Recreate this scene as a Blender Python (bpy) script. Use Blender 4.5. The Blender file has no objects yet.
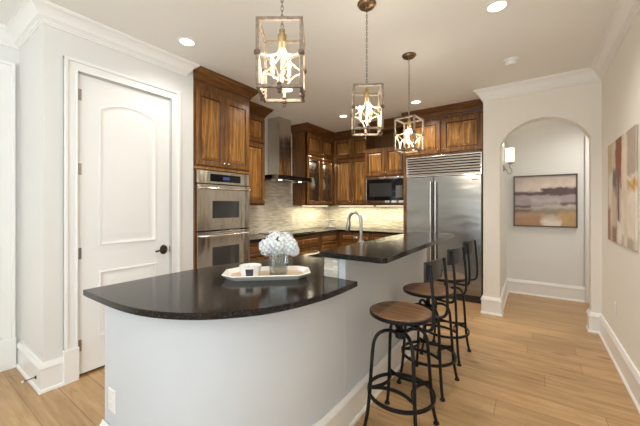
import bpy, bmesh, math, random
from mathutils import Vector, Matrix
random.seed(7)
C = bpy.context.scene.collection
S = bpy.context.scene
PI = math.pi

# ------------------------------------------------------------------ camera, world, lights, exposure
CAMH = 1.357
YAW = math.atan2(213, 306)
cam = bpy.data.objects.new('camera', bpy.data.cameras.new('camera'))
C.objects.link(cam)
cam.location = (0, 0, CAMH)
cam.rotation_euler = (PI/2, 0, YAW)
cam.data.sensor_width = 36.0
cam.data.lens = 306/640*36.0
cam.data.shift_y = -7/640
cam.data.clip_start = 0.02
S.camera = cam

S.view_settings.view_transform = 'Standard'
S.view_settings.look = 'None'
S.view_settings.gamma = 1
S.view_settings.use_curve_mapping = False
S.view_settings.exposure = 1.0
S.cycles.diffuse_bounces = 8
S.cycles.max_bounces = 14
S.cycles.sample_clamp_indirect = 6

w = bpy.data.worlds.new('daylight'); S.world = w; w.use_nodes = True
w.node_tree.nodes['Background'].inputs[0].default_value = (0.80, 0.90, 1.0, 1)
w.node_tree.nodes['Background'].inputs[1].default_value = 1.2

def light(name, kind, loc, energy, col, rot=(0,0,0), **kw):
    d = bpy.data.lights.new(name, kind); d.energy = energy; d.color = col
    for k, v in kw.items(): setattr(d, k, v)
    o = bpy.data.objects.new(name, d); C.objects.link(o)
    o.location = loc; o.rotation_euler = rot
    return o
# fill lamps added at unseen living-room windows behind the viewpoint
WINDOWS = [(-1.15, 0.40)]  # opening added out of view to let daylight in
# (tilted upward to brighten the ceiling and spare the island front)
for z in (.80, 1.45, 2.10):
    for x0, x1 in WINDOWS:
        light('window_daylight', 'AREA', ((x0+x1)/2, -3.30, z), 7.5, (0.80, 0.91, 1.0), (PI/2+.9, 0, 0), shape='RECTANGLE', size=x1-x0-0.1, size_y=.6)
    light('window_daylight', 'AREA', (0.41, -1.75, z), 12, (0.82, 0.92, 1.0), (0, PI/2+.75, 0), shape='RECTANGLE', size=.6, size_y=1.6)
CANS = [(-2.53,1.56), (-2.53,2.93), (-2.53,4.30), (-1.35,4.30), (-0.216,2.577), (-0.216,0.6), (-0.9,-1.6), (-2.4,-1.6)]
CEIL = 2.82
for (x, y), e_ in zip(CANS, (13, 30, 38, 38, 34, 16, 7, 7)):
    light('recessed_lamp', 'SPOT', (x, y, CEIL-0.03), e_, (1.0, 0.95, 0.88), (0,0,0), spot_size=2.6, spot_blend=1.0, shadow_soft_size=0.06)

# ------------------------------------------------------------------ materials
def M(name, col, rough=0.5, metal=0.0, **kw):
    m = bpy.data.materials.new(name); m.use_nodes = True
    b = m.node_tree.nodes['Principled BSDF']
    b.inputs['Base Color'].default_value = (*col, 1)
    b.inputs['Roughness'].default_value = rough
    b.inputs['Metallic'].default_value = metal
    for k, v in kw.items():
        b.inputs[k.replace('_', ' ')].default_value = v
    return m
def N(m, t, **kw):
    n = m.node_tree.nodes.new(t)
    for k, v in kw.items(): setattr(n, k, v)
    return n
def L(m, a, b): m.node_tree.links.new(a, b)
def bsdf(m): return m.node_tree.nodes['Principled BSDF']
def ramp(m, src, stops, interp='LINEAR'):
    r = N(m, 'ShaderNodeValToRGB'); e = r.color_ramp; e.interpolation = interp
    while len(e.elements) < len(stops): e.elements.new(0.5)
    for el, (p, c) in zip(e.elements, stops):
        el.position = p; el.color = (*c, 1)
    L(m, src, r.inputs[0]); return r.outputs[0]
def coords(m, scale=(1,1,1), rot=(0,0,0), loc=(0,0,0), src='Object'):
    tc = N(m, 'ShaderNodeTexCoord'); mp = N(m, 'ShaderNodeMapping')
    mp.inputs['Scale'].default_value = scale; mp.inputs['Rotation'].default_value = rot; mp.inputs['Location'].default_value = loc
    L(m, tc.outputs[src], mp.inputs[0]); return mp.outputs[0]
def noise(m, vec, scale, detail=3, rough=0.5, dist=0.0):
    n = N(m, 'ShaderNodeTexNoise'); n.inputs['Scale'].default_value = scale
    n.inputs['Detail'].default_value = detail; n.inputs['Roughness'].default_value = rough; n.inputs['Distortion'].default_value = dist
    L(m, vec, n.inputs['Vector']); return n.outputs['Fac']
def bump(m, h, strength=0.2, dist=0.01):
    b = N(m, 'ShaderNodeBump'); b.inputs['Strength'].default_value = strength; b.inputs['Distance'].default_value = dist
    L(m, h, b.inputs['Height']); L(m, b.outputs[0], bsdf(m).inputs['Normal'])
def mixc(m, f, a, b, mode='MIX'):
    x = N(m, 'ShaderNodeMix', data_type='RGBA', blend_type=mode)
    if isinstance(f, float): x.inputs[0].default_value = f
    else: L(m, f, x.inputs[0])
    for s, v in ((6, a), (7, b)):
        if isinstance(v, tuple): x.inputs[s].default_value = (*v, 1)
        else: L(m, v, x.inputs[s])
    return x.outputs[2]
def math_(m, op, a, b=None):
    x = N(m, 'ShaderNodeMath', operation=op)
    for i, v in enumerate((a, b)):
        if v is None: continue
        if isinstance(v, (int, float)): x.inputs[i].default_value = v
        else: L(m, v, x.inputs[i])
    return x.outputs[0]

def plaster(name, col):
    m = M(name, col, 0.65)
    bump(m, noise(m, coords(m), 180, 2), 0.05, 0.002)
    return m
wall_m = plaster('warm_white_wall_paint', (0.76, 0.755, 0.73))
cream_m = plaster('wall_paint_warm_light', (0.82, 0.79, 0.725))  # warm light on the arch and right walls worked into the paint colour
hall_m = plaster('wall_paint_cool_light', (0.78, 0.78, 0.76))  # cooler light of the hall worked into the paint colour
ceil_m = plaster('ceiling_paint', (0.86, 0.86, 0.835))
trim_m = M('white_trim_enamel', (0.86, 0.855, 0.835), 0.3)
island_m = plaster('island_paint', (0.60, 0.635, 0.67))
black_gap = M('dark_gap', (0.01, 0.01, 0.01), 0.9)

def wood_mat(name, dark, mid, light_, rough=0.32, axis='z', gs=1.0):
    m = M(name, mid, rough)
    sc = {'z': (9, 9, 0.7), 'x': (0.7, 9, 9), 'y': (9, 0.7, 9)}[axis]
    v = coords(m, tuple(q*gs for q in sc))
    a = noise(m, v, 1.6, 6, 0.62, 2.6)
    f = noise(m, coords(m, tuple(q*6*gs for q in sc)), 3.0, 3, 0.6)
    c = ramp(m, a, [(0.30, dark), (0.50, mid), (0.70, light_)])
    c2 = mixc(m, 0.35, c, ramp(m, f, [(0.35, (0.35, 0.33, 0.30)), (0.6, (1, 1, 1))]), 'MULTIPLY')
    L(m, c2, bsdf(m).inputs['Base Color'])
    bump(m, f, 0.08, 0.002)
    return m
wood = wood_mat('stained_oak_panel', (0.07, 0.024, 0.005), (0.33, 0.145, 0.030), (0.66, 0.34, 0.09))
wood_dk = wood_mat('stained_oak_frame', (0.05, 0.018, 0.005), (0.15, 0.06, 0.013), (0.28, 0.125, 0.031))
wood_in = wood_mat('cabinet_interior', (0.012, 0.005, 0.002), (0.03, 0.012, 0.005), (0.05, 0.02, 0.008), 0.5)
wood_fr = wood_mat('stained_oak_door_frame', (0.06, 0.021, 0.005), (0.20, 0.081, 0.017), (0.38, 0.175, 0.042))
seat_m = wood_mat('stool_seat_wood', (0.08, 0.036, 0.015), (0.22, 0.11, 0.048), (0.38, 0.21, 0.10), 0.4, 'x', 1.3)
iron = M('black_iron', (0.022, 0.023, 0.025), 0.42, 0.7)
plate_m = M('dark_worn_back_plate', (0.038, 0.038, 0.04), 0.4, 0.5)

# granite
granite = M('black_granite', (0.02, 0.018, 0.017), 0.14, Specular_IOR_Level=0.26)
vo = N(granite, 'ShaderNodeTexVoronoi'); vo.inputs['Scale'].default_value = 260
L(granite, coords(granite), vo.inputs['Vector'])
g = ramp(granite, vo.outputs['Color'], [(0.0, (0.006, 0.0055, 0.005)), (0.75, (0.016, 0.014, 0.012)), (0.96, (0.11, 0.09, 0.075))])
L(granite, g, bsdf(granite).inputs['Base Color'])
bump(granite, noise(granite, coords(granite), 90, 2), 0.04, 0.002)

steel = M('brushed_stainless', (0.60, 0.57, 0.52), 0.19, 1.0)
L(steel, ramp(steel, noise(steel, coords(steel, (1, 1, 60)), 8, 3), [(0.3, (0.54, 0.50, 0.44)), (0.7, (0.68, 0.64, 0.57))]), bsdf(steel).inputs['Base Color'])
bump(steel, noise(steel, coords(steel, (2.6, 2.6, 0.7)), 2.2, 2), 0.5, 0.03)
steel_p = M('polished_steel', (0.75, 0.74, 0.72), 0.15, 1.0)
nickel = M('brushed_nickel', (0.42, 0.40, 0.37), 0.3, 1.0)
black_glass = M('black_glass', (0.006, 0.006, 0.007), 0.05, Specular_IOR_Level=0.35)
steel_f = M('refrigerator_stainless', (0.34, 0.33, 0.31), 0.22, 1.0)
bump(steel_f, noise(steel_f, coords(steel_f, (0.6, 0.6, 2.2)), 1.6, 2), 0.5, 0.03)
bronze = M('antique_bronze', (0.22, 0.15, 0.08), 0.38, 0.9)
dk_bronze = M('dark_bronze_lever', (0.06, 0.045, 0.035), 0.35, 0.9)
lant_m = M('weathered_grey_lantern_frame', (0.2, 0.18, 0.14), 0.6, 0.15)
L(lant_m, ramp(lant_m, noise(lant_m, coords(lant_m), 60, 4, 0.7), [(0.35, (0.14, 0.105, 0.08)), (0.65, (0.30, 0.24, 0.175))]), bsdf(lant_m).inputs['Base Color'])
knob_m = M('rust_brown_lantern_finial', (0.15, 0.10, 0.075), 0.55, 0.3)
arm_m = M('champagne_gold_lantern_arm', (0.78, 0.68, 0.48), 0.4, 0.4)
white_pl = M('white_plastic', (0.82, 0.81, 0.79), 0.35)
outlet_m = M('almond_outlet_plate', (0.78, 0.74, 0.64), 0.35)
ceramic = M('white_glazed_ceramic', (0.86, 0.84, 0.80), 0.2)
tray_in = wood_mat('tray_light_wood', (0.55, 0.38, 0.22), (0.72, 0.54, 0.35), (0.82, 0.66, 0.46), 0.4, 'x')
petal_m = M('white_petals', (0.86, 0.88, 0.91), 0.6)
petal_in = M('grey_green_flower_shade', (0.62, 0.66, 0.66), 0.8)  # shade between the petals put into the colour of the inner ball
leaf_m = M('dark_green_leaf', (0.03, 0.07, 0.02), 0.5)
stem_m = M('pale_stems', (0.45, 0.42, 0.30), 0.5)
pebble_m = M('clear_and_beige_pebbles', (0.70, 0.63, 0.53), 0.25)
wax_m = M('white_candle_glass', (0.88, 0.86, 0.82), 0.15)
label_m = M('charcoal_candle_label', (0.05, 0.05, 0.055), 0.6)
rubber = M('black_rubber', (0.015, 0.015, 0.015), 0.7)

def glass_mat(name, tint=(1, 1, 1), gloss=0.12):
    m = bpy.data.materials.new(name); m.use_nodes = True; nt = m.node_tree
    nt.nodes.remove(nt.nodes['Principled BSDF'])
    t = nt.nodes.new('ShaderNodeBsdfTransparent'); t.inputs[0].default_value = (*tint, 1)
    g = nt.nodes.new('ShaderNodeBsdfGlossy'); g.inputs['Roughness'].default_value = 0.04
    fr = nt.nodes.new('ShaderNodeLayerWeight'); fr.inputs['Blend'].default_value = 0.22
    mr = nt.nodes.new('ShaderNodeMath'); mr.operation = 'MULTIPLY_ADD'; mr.inputs[1].default_value = 0.55; mr.inputs[2].default_value = gloss*0.5
    nt.links.new(fr.outputs['Fresnel'], mr.inputs[0])
    mx = nt.nodes.new('ShaderNodeMixShader')
    nt.links.new(mr.outputs[0], mx.inputs[0]); nt.links.new(t.outputs[0], mx.inputs[1]); nt.links.new(g.outputs[0], mx.inputs[2])
    nt.links.new(mx.outputs[0], nt.nodes['Material Output'].inputs[0])
    return m
glass = glass_mat('clear_glass', (0.97, 0.98, 0.97))
vase_glass = glass_mat('vase_glass', (0.90, 0.91, 0.89), 0.2)
door_glass = glass_mat('cabinet_door_glass', (0.92, 0.92, 0.90), 0.06)

def emit(name, col, s):
    m = M(name, (0.8, 0.8, 0.8), 0.4)
    bsdf(m).inputs['Emission Color'].default_value = (*col, 1); bsdf(m).inputs['Emission Strength'].default_value = s
    return m
can_e = emit('recessed_lamp_lens', (1.0, 0.93, 0.80), 2)
bulb_e = emit('lit_bulb', (1.0, 0.88, 0.68), 3.5)
shade_e = emit('lit_sconce_glass', (1.0, 0.90, 0.70), .7)
under_e = emit('under_cabinet_strip', (1.0, 0.88, 0.60), .8)
blue_e = emit('oven_display', (0.15, 0.30, 0.9), 0.12); bsdf(blue_e).inputs['Base Color'].default_value = (.01, .01, .03, 1)

# oak floor planks running along x
floor_m = M('oak_planks', (0.5, 0.33, 0.18), 0.33)
fv = coords(floor_m)
br = N(floor_m, 'ShaderNodeTexBrick'); br.offset = 0.0; br.offset_frequency = 2
for k, v in (('Scale', 1.0), ('Mortar Size', 0.0022), ('Mortar Smooth', 0.2), ('Bias', 0.0), ('Brick Width', 1.9), ('Row Height', 0.19)):
    br.inputs[k].default_value = v
br.inputs['Color1'].default_value = (0.35, 0.35, 0.35, 1); br.inputs['Color2'].default_value = (0.75, 0.75, 0.75, 1); br.inputs['Mortar'].default_value = (0, 0, 0, 1)
fs = N(floor_m, 'ShaderNodeSeparateXYZ'); L(floor_m, fv, fs.inputs[0])
row = math_(floor_m, 'FLOOR', math_(floor_m, 'DIVIDE', fs.outputs['Y'], 0.19))
wn_ = N(floor_m, 'ShaderNodeTexWhiteNoise', noise_dimensions='1D'); L(floor_m, row, wn_.inputs['W'])
fc_ = N(floor_m, 'ShaderNodeCombineXYZ'); L(floor_m, math_(floor_m, 'ADD', fs.outputs['X'], math_(floor_m, 'MULTIPLY', wn_.outputs['Value'], 1.9)), fc_.inputs[0]); L(floor_m, fs.outputs['Y'], fc_.inputs[1])
L(floor_m, fc_.outputs[0], br.inputs['Vector'])
grain = noise(floor_m, coords(floor_m, (0.9, 9, 1)), 2.6, 6, 0.6, 0.8)
fine = noise(floor_m, coords(floor_m, (3, 60, 1)), 2.5, 3, 0.6)
g1 = ramp(floor_m, grain, [(0.20, (0.26, 0.14, 0.06)), (0.38, (0.45, 0.275, 0.125)), (0.62, (0.57, 0.37, 0.187)), (0.8, (0.63, 0.435, 0.24))])
tone = ramp(floor_m, br.outputs['Color'], [(0.0, (0.45, 0.4, 0.34)), (0.3, (0.80, 0.79, 0.77)), (0.8, (1.06, 1.05, 1.04))])
g2 = mixc(floor_m, 1.0, g1, tone, 'MULTIPLY')
g3 = mixc(floor_m, 0.2, g2, ramp(floor_m, fine, [(0.35, (0.6, 0.55, 0.5)), (0.6, (1, 1, 1))]), 'MULTIPLY')
kn = N(floor_m, 'ShaderNodeTexVoronoi'); kn.inputs['Scale'].default_value = 1.0
L(floor_m, coords(floor_m, (1.6, 4.2, 1)), kn.inputs['Vector'])
g4 = mixc(floor_m, ramp(floor_m, kn.outputs['Distance'], [(0.03, (0.75, 0.75, 0.75)), (0.13, (0, 0, 0))]), g3, (0.16, 0.085, 0.04))
L(floor_m, g4, bsdf(floor_m).inputs['Base Color'])
bump(floor_m, br.outputs['Fac'], -0.15, 0.003)

# mosaic backsplash: thin horizontal strips of pale stone
def splash_mat(name, axis):
    m = M(name, (0.7, 0.65, 0.55), 0.35)
    tc = N(m, 'ShaderNodeTexCoord'); sp = N(m, 'ShaderNodeSeparateXYZ'); cb = N(m, 'ShaderNodeCombineXYZ')
    L(m, tc.outputs['Object'], sp.inputs[0]); L(m, sp.outputs['Y' if axis == 'y' else 'X'], cb.inputs[0]); L(m, sp.outputs['Z'], cb.inputs[1])
    b = N(m, 'ShaderNodeTexBrick'); L(m, cb.outputs[0], b.inputs['Vector'])
    b.offset = 0.43
    for k, v in (('Scale', 1.0), ('Mortar Size', 0.0012), ('Brick Width', 0.11), ('Row Height', 0.0165)): b.inputs[k].default_value = v
    b.inputs['Color1'].default_value = (0.56, 0.49, 0.39, 1); b.inputs['Color2'].default_value = (0.86, 0.83, 0.76, 1); b.inputs['Mortar'].default_value = (0.60, 0.55, 0.47, 1)
    L(m, b.outputs['Color'], bsdf(m).inputs['Base Color'])
    bump(m, b.outputs['Fac'], -0.3, 0.003)
    return m
splash_y = splash_mat('stone_mosaic_along_y', 'y')
splash_x = splash_mat('stone_mosaic_along_x', 'x')

def painting(name, base, strokes, nscale=6, warp=0.08, axes=('X', 'Z'), grain=0.15):
    """strokes: (u0,u1,v0,v1,colour,softness) in 0..1 of the canvas, painted in order with ragged edges"""
    m = M(name, base, 0.6)
    tc = N(m, 'ShaderNodeTexCoord'); sp = N(m, 'ShaderNodeSeparateXYZ'); L(m, tc.outputs['Generated'], sp.inputs[0])
    nz = N(m, 'ShaderNodeTexNoise'); nz.inputs['Scale'].default_value = nscale; nz.inputs['Detail'].default_value = 5; nz.inputs['Roughness'].default_value = 0.65
    L(m, tc.outputs['Generated'], nz.inputs['Vector'])
    cs = N(m, 'ShaderNodeSeparateColor'); L(m, nz.outputs['Color'], cs.inputs[0])
    wx, wy = warp if isinstance(warp, tuple) else (warp, warp)
    u = math_(m, 'ADD', sp.outputs[axes[0]], math_(m, 'MULTIPLY', math_(m, 'SUBTRACT', cs.outputs[0], 0.5), wx*4))
    v = math_(m, 'ADD', sp.outputs[axes[1]], math_(m, 'MULTIPLY', math_(m, 'SUBTRACT', cs.outputs[1], 0.5), wy*4))
    cur = base
    for (u0, u1, v0, v1, col, soft) in strokes:
        du = math_(m, 'MULTIPLY', math_(m, 'ABSOLUTE', math_(m, 'SUBTRACT', u, (u0+u1)/2)), 1.0)
        dv = math_(m, 'ABSOLUTE', math_(m, 'SUBTRACT', v, (v0+v1)/2))
        d = math_(m, 'MAXIMUM', math_(m, 'SUBTRACT', du, (u1-u0)/2), math_(m, 'SUBTRACT', dv, (v1-v0)/2))
        mk = ramp(m, math_(m, 'ADD', math_(m, 'DIVIDE', d, -soft*2), 0.5), [(0, (0, 0, 0)), (1, (1, 1, 1))])
        cur = mixc(m, mk, cur, col)
    mott = ramp(m, cs.outputs[2], [(0.3, (0.72, 0.70, 0.68)), (0.65, (1.1, 1.1, 1.1))])
    cur = mixc(m, grain*3, cur, mott, 'MULTIPLY')
    L(m, cur, bsdf(m).inputs['Base Color'])
    return m

# ------------------------------------------------------------------ mesh helpers
class MB:
    def __init__(s): s.bm = bmesh.new()
    def box(s, x0, x1, y0, y1, z0, z1, bev=0.0, mat=None):
        r = bmesh.ops.create_cube(s.bm, size=1.0)
        vs = r['verts']
        for v in vs:
            v.co = Vector((x0+(v.co.x+.5)*(x1-x0), y0+(v.co.y+.5)*(y1-y0), z0+(v.co.z+.5)*(z1-z0)))
        if bev > 0:
            es = {e for v in vs for e in v.link_edges}
            rb = bmesh.ops.bevel(s.bm, geom=list(es), offset=bev, segments=2, profile=0.5, affect='EDGES')
            vs = list({v for f in rb['faces'] for v in f.verts} | {v for v in vs if v.is_valid})
        if mat is not None:
            for v in vs: v.co = mat @ v.co
        return s
    def tube(s, pts, r, n=8, closed=False, flat=None):
        """round tube along pts; r number or list; flat=(w,t) gives a flat strip section"""
        pts = [Vector(p) for p in pts]; k = len(pts)
        if not isinstance(r, (list, tuple)): r = [r]*k
        rings = []; up = None
        for i, p in enumerate(pts):
            a = pts[(i-1) % k] if (closed or i > 0) else p
            b = pts[(i+1) % k] if (closed or i < k-1) else p
            t = (b-a).normalized()
            if up is None:
                up = Vector((0, 0, 1)) if abs(t.z) < 0.9 else Vector((1, 0, 0))
            sx = t.cross(up)
            if sx.length < 1e-4: sx = t.cross(Vector((0, 1, 0)))
            sx.normalize(); up = sx.cross(t).normalized()
            ring = []
            for j in range(n):
                an = 2*PI*j/n + (PI/n if n == 4 else 0)
                if flat: q = p + sx*math.cos(an)*flat[0]*r[i] + up*math.sin(an)*flat[1]*r[i]
                else: q = p + sx*math.cos(an)*r[i] + up*math.sin(an)*r[i]
                ring.append(s.bm.verts.new(q))
            rings.append(ring)
        m = k if closed else k-1
        for i in range(m):
            A, B = rings[i], rings[(i+1) % k]
            for j in range(n):
                s.bm.faces.new((A[j], A[(j+1) % n], B[(j+1) % n], B[j]))
        if not closed:
            s.bm.faces.new(list(reversed(rings[0]))); s.bm.faces.new(rings[-1])
        return s
    def lathe(s, prof, c=(0, 0, 0), n=24, axis='z', squash=(1, 1)):
        c = Vector(c); rings = []
        for r, z in prof:
            ring = []
            for j in range(n):
                a = 2*PI*j/n; x, y = math.cos(a)*r*squash[0], math.sin(a)*r*squash[1]
                p = {'z': Vector((x, y, z)), 'x': Vector((z, x, y)), 'y': Vector((y, z, x))}[axis]
                ring.append(s.bm.verts.new(c+p))
            rings.append(ring)
        for A, B in zip(rings, rings[1:]):
            for j in range(n): s.bm.faces.new((A[j], A[(j+1) % n], B[(j+1) % n], B[j]))
        if prof[0][0] > 1e-5: s.bm.faces.new(list(reversed(rings[0])))
        if prof[-1][0] > 1e-5: s.bm.faces.new(rings[-1])
        return s
    def ball(s, c, r, sub=2, sc=(1, 1, 1)):
        q = bmesh.ops.create_icosphere(s.bm, subdivisions=sub, radius=r)
        for v in q['verts']: v.co = Vector((v.co.x*sc[0], v.co.y*sc[1], v.co.z*sc[2])) + Vector(c)
        return s
    def prism(s, poly, z0, z1, bev=0.0):
        a = [s.bm.verts.new((x, y, z0)) for x, y in poly]; b = [s.bm.verts.new((x, y, z1)) for x, y in poly]
        fs = [s.bm.faces.new(list(reversed(a))), s.bm.faces.new(b)]
        for i in range(len(poly)):
            j = (i+1) % len(poly); fs.append(s.bm.faces.new((a[i], a[j], b[j], b[i])))
        if bev:
            es = list(fs[0].edges)+list(fs[1].edges)
            bmesh.ops.bevel(s.bm, geom=es, offset=bev, segments=2, profile=0.5, affect='EDGES')
        return s
    def sweep(s, path, prof, side=1):
        """profile (offset, z) swept along plan path with mitred corners; offset to the right of travel"""
        path = [Vector((*p, 0)) for p in path]; k = len(path); rings = []
        def nrm(a, b):
            d = (b-a).normalized(); return Vector((d.y, -d.x, 0))*side
        for i, p in enumerate(path):
            if i == 0: m = nrm(path[0], path[1])
            elif i == k-1: m = nrm(path[-2], path[-1])
            else:
                a, b = nrm(path[i-1], p), nrm(p, path[i+1]); m = (a+b); m = m/(1+a.dot(b))
            rings.append([s.bm.verts.new(p+m*o+Vector((0, 0, z))) for o, z in prof])
        n = len(prof)
        for A, B in zip(rings, rings[1:]):
            for j in range(n): s.bm.faces.new((A[j], A[(j+1) % n], B[(j+1) % n], B[j]))
        s.bm.faces.new(list(reversed(rings[0]))); s.bm.faces.new(rings[-1])
        return s
    def rings(s, loops, cap=True):
        vs = [[s.bm.verts.new(p) for p in lp] for lp in loops]; n = len(vs[0])
        for A, B in zip(vs, vs[1:]):
            for j in range(n): s.bm.faces.new((A[j], A[(j+1) % n], B[(j+1) % n], B[j]))
        if cap: s.bm.faces.new(vs[-1])
        s.bm.faces.new(list(reversed(vs[0])))
        return s
    def quad(s, *p):
        s.bm.faces.new([s.bm.verts.new(q) for q in p]); return s
    def build(s, name, mat, parent=None, smooth=False, origin=None):
        bm = s.bm
        bmesh.ops.recalc_face_normals(bm, faces=bm.faces)
        off = Vector((0, 0, 0))
        if parent is not None:
            p = parent
            while p is not None: off += p.location; p = p.parent
        if parent is None and origin is not None: off = Vector(origin)
        if parent is None or parent.get('_w', True):
            for v in bm.verts: v.co -= off
        me = bpy.data.meshes.new(name); bm.to_mesh(me); bm.free()
        me.materials.append(mat)
        if smooth:
            for f in me.polygons: f.use_smooth = True
            if smooth == 'auto':
                try: me.set_sharp_from_angle(angle=math.radians(38))
                except Exception: pass
        o = bpy.data.objects.new(name, me); C.objects.link(o)
        if parent is not None: o.parent = parent
        elif origin is not None: o.location = origin
        return o

def tag(o, label=None, cat=None, group=None, kind=None):
    if label: o['label'] = label
    if cat: o['category'] = cat
    if group: o['group'] = group
    if kind: o['kind'] = kind
    return o
def empty(name, loc, label=None, cat=None, group=None, kind=None, rotz=0):
    o = bpy.data.objects.new(name, None); C.objects.link(o); o.empty_display_size = 0.05
    o.location = loc; o.rotation_euler = (0, 0, rotz)
    return tag(o, label, cat, group, kind)
def copy_tree(o, parent=None):
    c = o.copy(); C.objects.link(c)
    if parent is not None: c.parent = parent
    for ch in list(o.children): copy_tree(ch, c)
    return c
def struct(mb, name, mat, label=None, smooth=False):
    return tag(mb.build(name, mat, smooth=smooth), label, None, None, 'structure')

def F3(o, ud, nd):
    """frame on a vertical face: (u along ud, n outward, z up) -> world"""
    o, ud, nd = Vector(o), Vector(ud), Vector(nd)
    return lambda u, z, n=0.0: o + ud*u + nd*n + Vector((0, 0, z))
def rect_loop(fr, u0, u1, z0, z1, i, n):
    return [fr(u0+i, z0+i, n), fr(u1-i, z0+i, n), fr(u1-i, z1-i, n), fr(u0+i, z1-i, n)]
groove_m = M('dark_brown_in_grooves', (0.035, 0.012, 0.004), 0.4)  # darker brown on the groove faces, sets off the raised panels
def darken_groove(o):
    o.data.materials.append(groove_m)
    for i in range(12, 21): o.data.polygons[i].material_index = 1
def raised_door(fr, u0, u1, z0, z1, t=0.02, fw=0.055):
    mb = MB()
    mb.rings([rect_loop(fr, u0, u1, z0, z1, 0, 0), rect_loop(fr, u0, u1, z0, z1, 0, t-.003), rect_loop(fr, u0, u1, z0, z1, .003, t),
              rect_loop(fr, u0, u1, z0, z1, fw, t), rect_loop(fr, u0, u1, z0, z1, fw+.008, t-.009), rect_loop(fr, u0, u1, z0, z1, fw+.014, t-.009)])
    return mb
def door_field(fr, u0, u1, z0, z1, t=0.02, fw=0.055):
    mb = MB(); i = fw+.012
    mb.rings([rect_loop(fr, u0, u1, z0, z1, i, t-.0088), rect_loop(fr, u0, u1, z0, z1, i+.004, t-.0085), rect_loop(fr, u0, u1, z0, z1, i+.028, t-.001), rect_loop(fr, u0, u1, z0, z1, i+.030, t+.001)])
    return mb
def cab_door(parent, fr, u0, u1, z0, z1, knob=None, fw=0.055, t=0.02):
    d = raised_door(fr, u0, u1, z0, z1, t, fw).build('door', wood_fr, parent); darken_groove(d)
    door_field(fr, u0, u1, z0, z1, t, fw).build('raised_panel', wood, d)
    if knob: cab_knob(d, fr, *knob, t)
    return d
def cab_knob(d, fr, ku, kz, t):
    mb = MB(); mb.tube([fr(ku, kz, t), fr(ku, kz, t+.016)], .005, 8); mb.ball(fr(ku, kz, t+.026), .0145, 2)
    mb.build('knob', steel_p, d, smooth=True)
def drawer(parent, fr, u0, u1, z0, z1, t=0.02):
    fw = min(0.03, (z1-z0)*.2)
    d = raised_door(fr, u0, u1, z0, z1, t, fw).build('drawer', wood_dk, parent); darken_groove(d)
    if z1-z0 > .1: MB().rings([rect_loop(fr, u0, u1, z0, z1, fw+.014, t-.0088), rect_loop(fr, u0, u1, z0, z1, fw+.03, t-.001)]).build('raised_panel', wood_fr, d)
    mb = MB(); um, zm = (u0+u1)/2, (z0+z1)/2
    mb.tube([fr(um-.05, zm, t), fr(um-.05, zm, t+.025), fr(um+.05, zm, t+.025), fr(um+.05, zm, t)], .004, 8)
    mb.build('pull', steel_p, d, smooth=True)
    return d

# ------------------------------------------------------------------ room shell
XR = 0.60; XD = -2.94; XL = -3.60; YN = 0.68; YA = 4.38; XK = -3.66; YK = 5.58; YB = -3.5; YH = 5.68; YP = 1.885
b = MB(); b.box(-4.9, 2.6, YB-.15, YH+.15, -0.10, 0)
struct(b, 'floor', floor_m, 'honey oak plank floor')
b = MB(); b.box(-3.9, 2.6, YB-.15, YH+.15, CEIL, CEIL+.12)
struct(b, 'ceiling', ceil_m, 'smooth warm white ceiling')
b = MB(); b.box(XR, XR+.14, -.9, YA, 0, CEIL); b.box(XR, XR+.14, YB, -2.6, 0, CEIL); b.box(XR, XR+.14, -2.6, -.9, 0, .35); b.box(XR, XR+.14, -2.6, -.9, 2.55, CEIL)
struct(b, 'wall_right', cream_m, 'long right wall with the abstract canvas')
# pantry wall with door opening
DY0, DY1, DZ = 0.892, 1.632, 2.405
b = MB(); b.box(XD-.12, XD, YN, DY0-.012, 0, CEIL); b.box(XD-.12, XD, DY1+.012, YP, 0, CEIL); b.box(XD-.12, XD, DY0-.012, DY1+.012, DZ+.012, CEIL)
struct(b, 'wall_pantry', wall_m, 'white wall around the pantry door')
b = MB(); b.box(XL-.06, XD-.12, YN, YN+.12, 0, CEIL)
struct(b, 'wall_return', wall_m, 'short cool white return wall beside the pantry')
# left wall with an opening for door_2
LY0, LY1 = -0.37, 0.545
b = MB(); b.box(XL-.12, XL, LY1+.01, YN+.12, 0, CEIL); b.box(XL-.12, XL, YB, LY0-.01, 0, CEIL); b.box(XL-.12, XL, LY0-.01, LY1+.01, 2.46, CEIL)
struct(b, 'wall_left', wall_m, 'left wall with a cased doorway')
b = MB(); b.box(XK-.12, XK, YP-.1, YK+.12, 0, CEIL); b.box(XK, XD-.12, YP-.1, YP, 0, CEIL)
struct(b, 'wall_range', wall_m, 'kitchen wall behind the range hood')
b = MB(); b.box(XK, -0.52, YK, YK+.12, 0, CEIL)
struct(b, 'wall_kitchen', wall_m, 'kitchen wall behind the microwave and refrigerator')
# arch wall
AX0, AX1, AS, AP = -0.337, 0.515, 2.10, 2.385
XP = -0.52; YA2 = YA+.15
hw = (AX1-AX0)/2; rise = AP-AS; R_ = (hw*hw+rise*rise)/(2*rise); acx = (AX0+AX1)/2; acz = AP-R_
th = math.asin(hw/R_)
arc = [(acx+R_*math.sin(-th+2*th*i/28), acz+R_*math.cos(-th+2*th*i/28)) for i in range(29)]
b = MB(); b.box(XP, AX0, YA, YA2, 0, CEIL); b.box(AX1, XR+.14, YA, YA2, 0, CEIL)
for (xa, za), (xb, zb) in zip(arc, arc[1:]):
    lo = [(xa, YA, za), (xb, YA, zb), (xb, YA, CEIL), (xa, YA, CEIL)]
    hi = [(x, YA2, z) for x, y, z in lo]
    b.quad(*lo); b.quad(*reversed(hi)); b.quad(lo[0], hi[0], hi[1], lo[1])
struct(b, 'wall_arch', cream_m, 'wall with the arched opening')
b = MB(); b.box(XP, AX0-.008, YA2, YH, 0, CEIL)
struct(b, 'wall_hall_side', hall_m, 'left side wall of the hall that carries the sconce')
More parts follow.
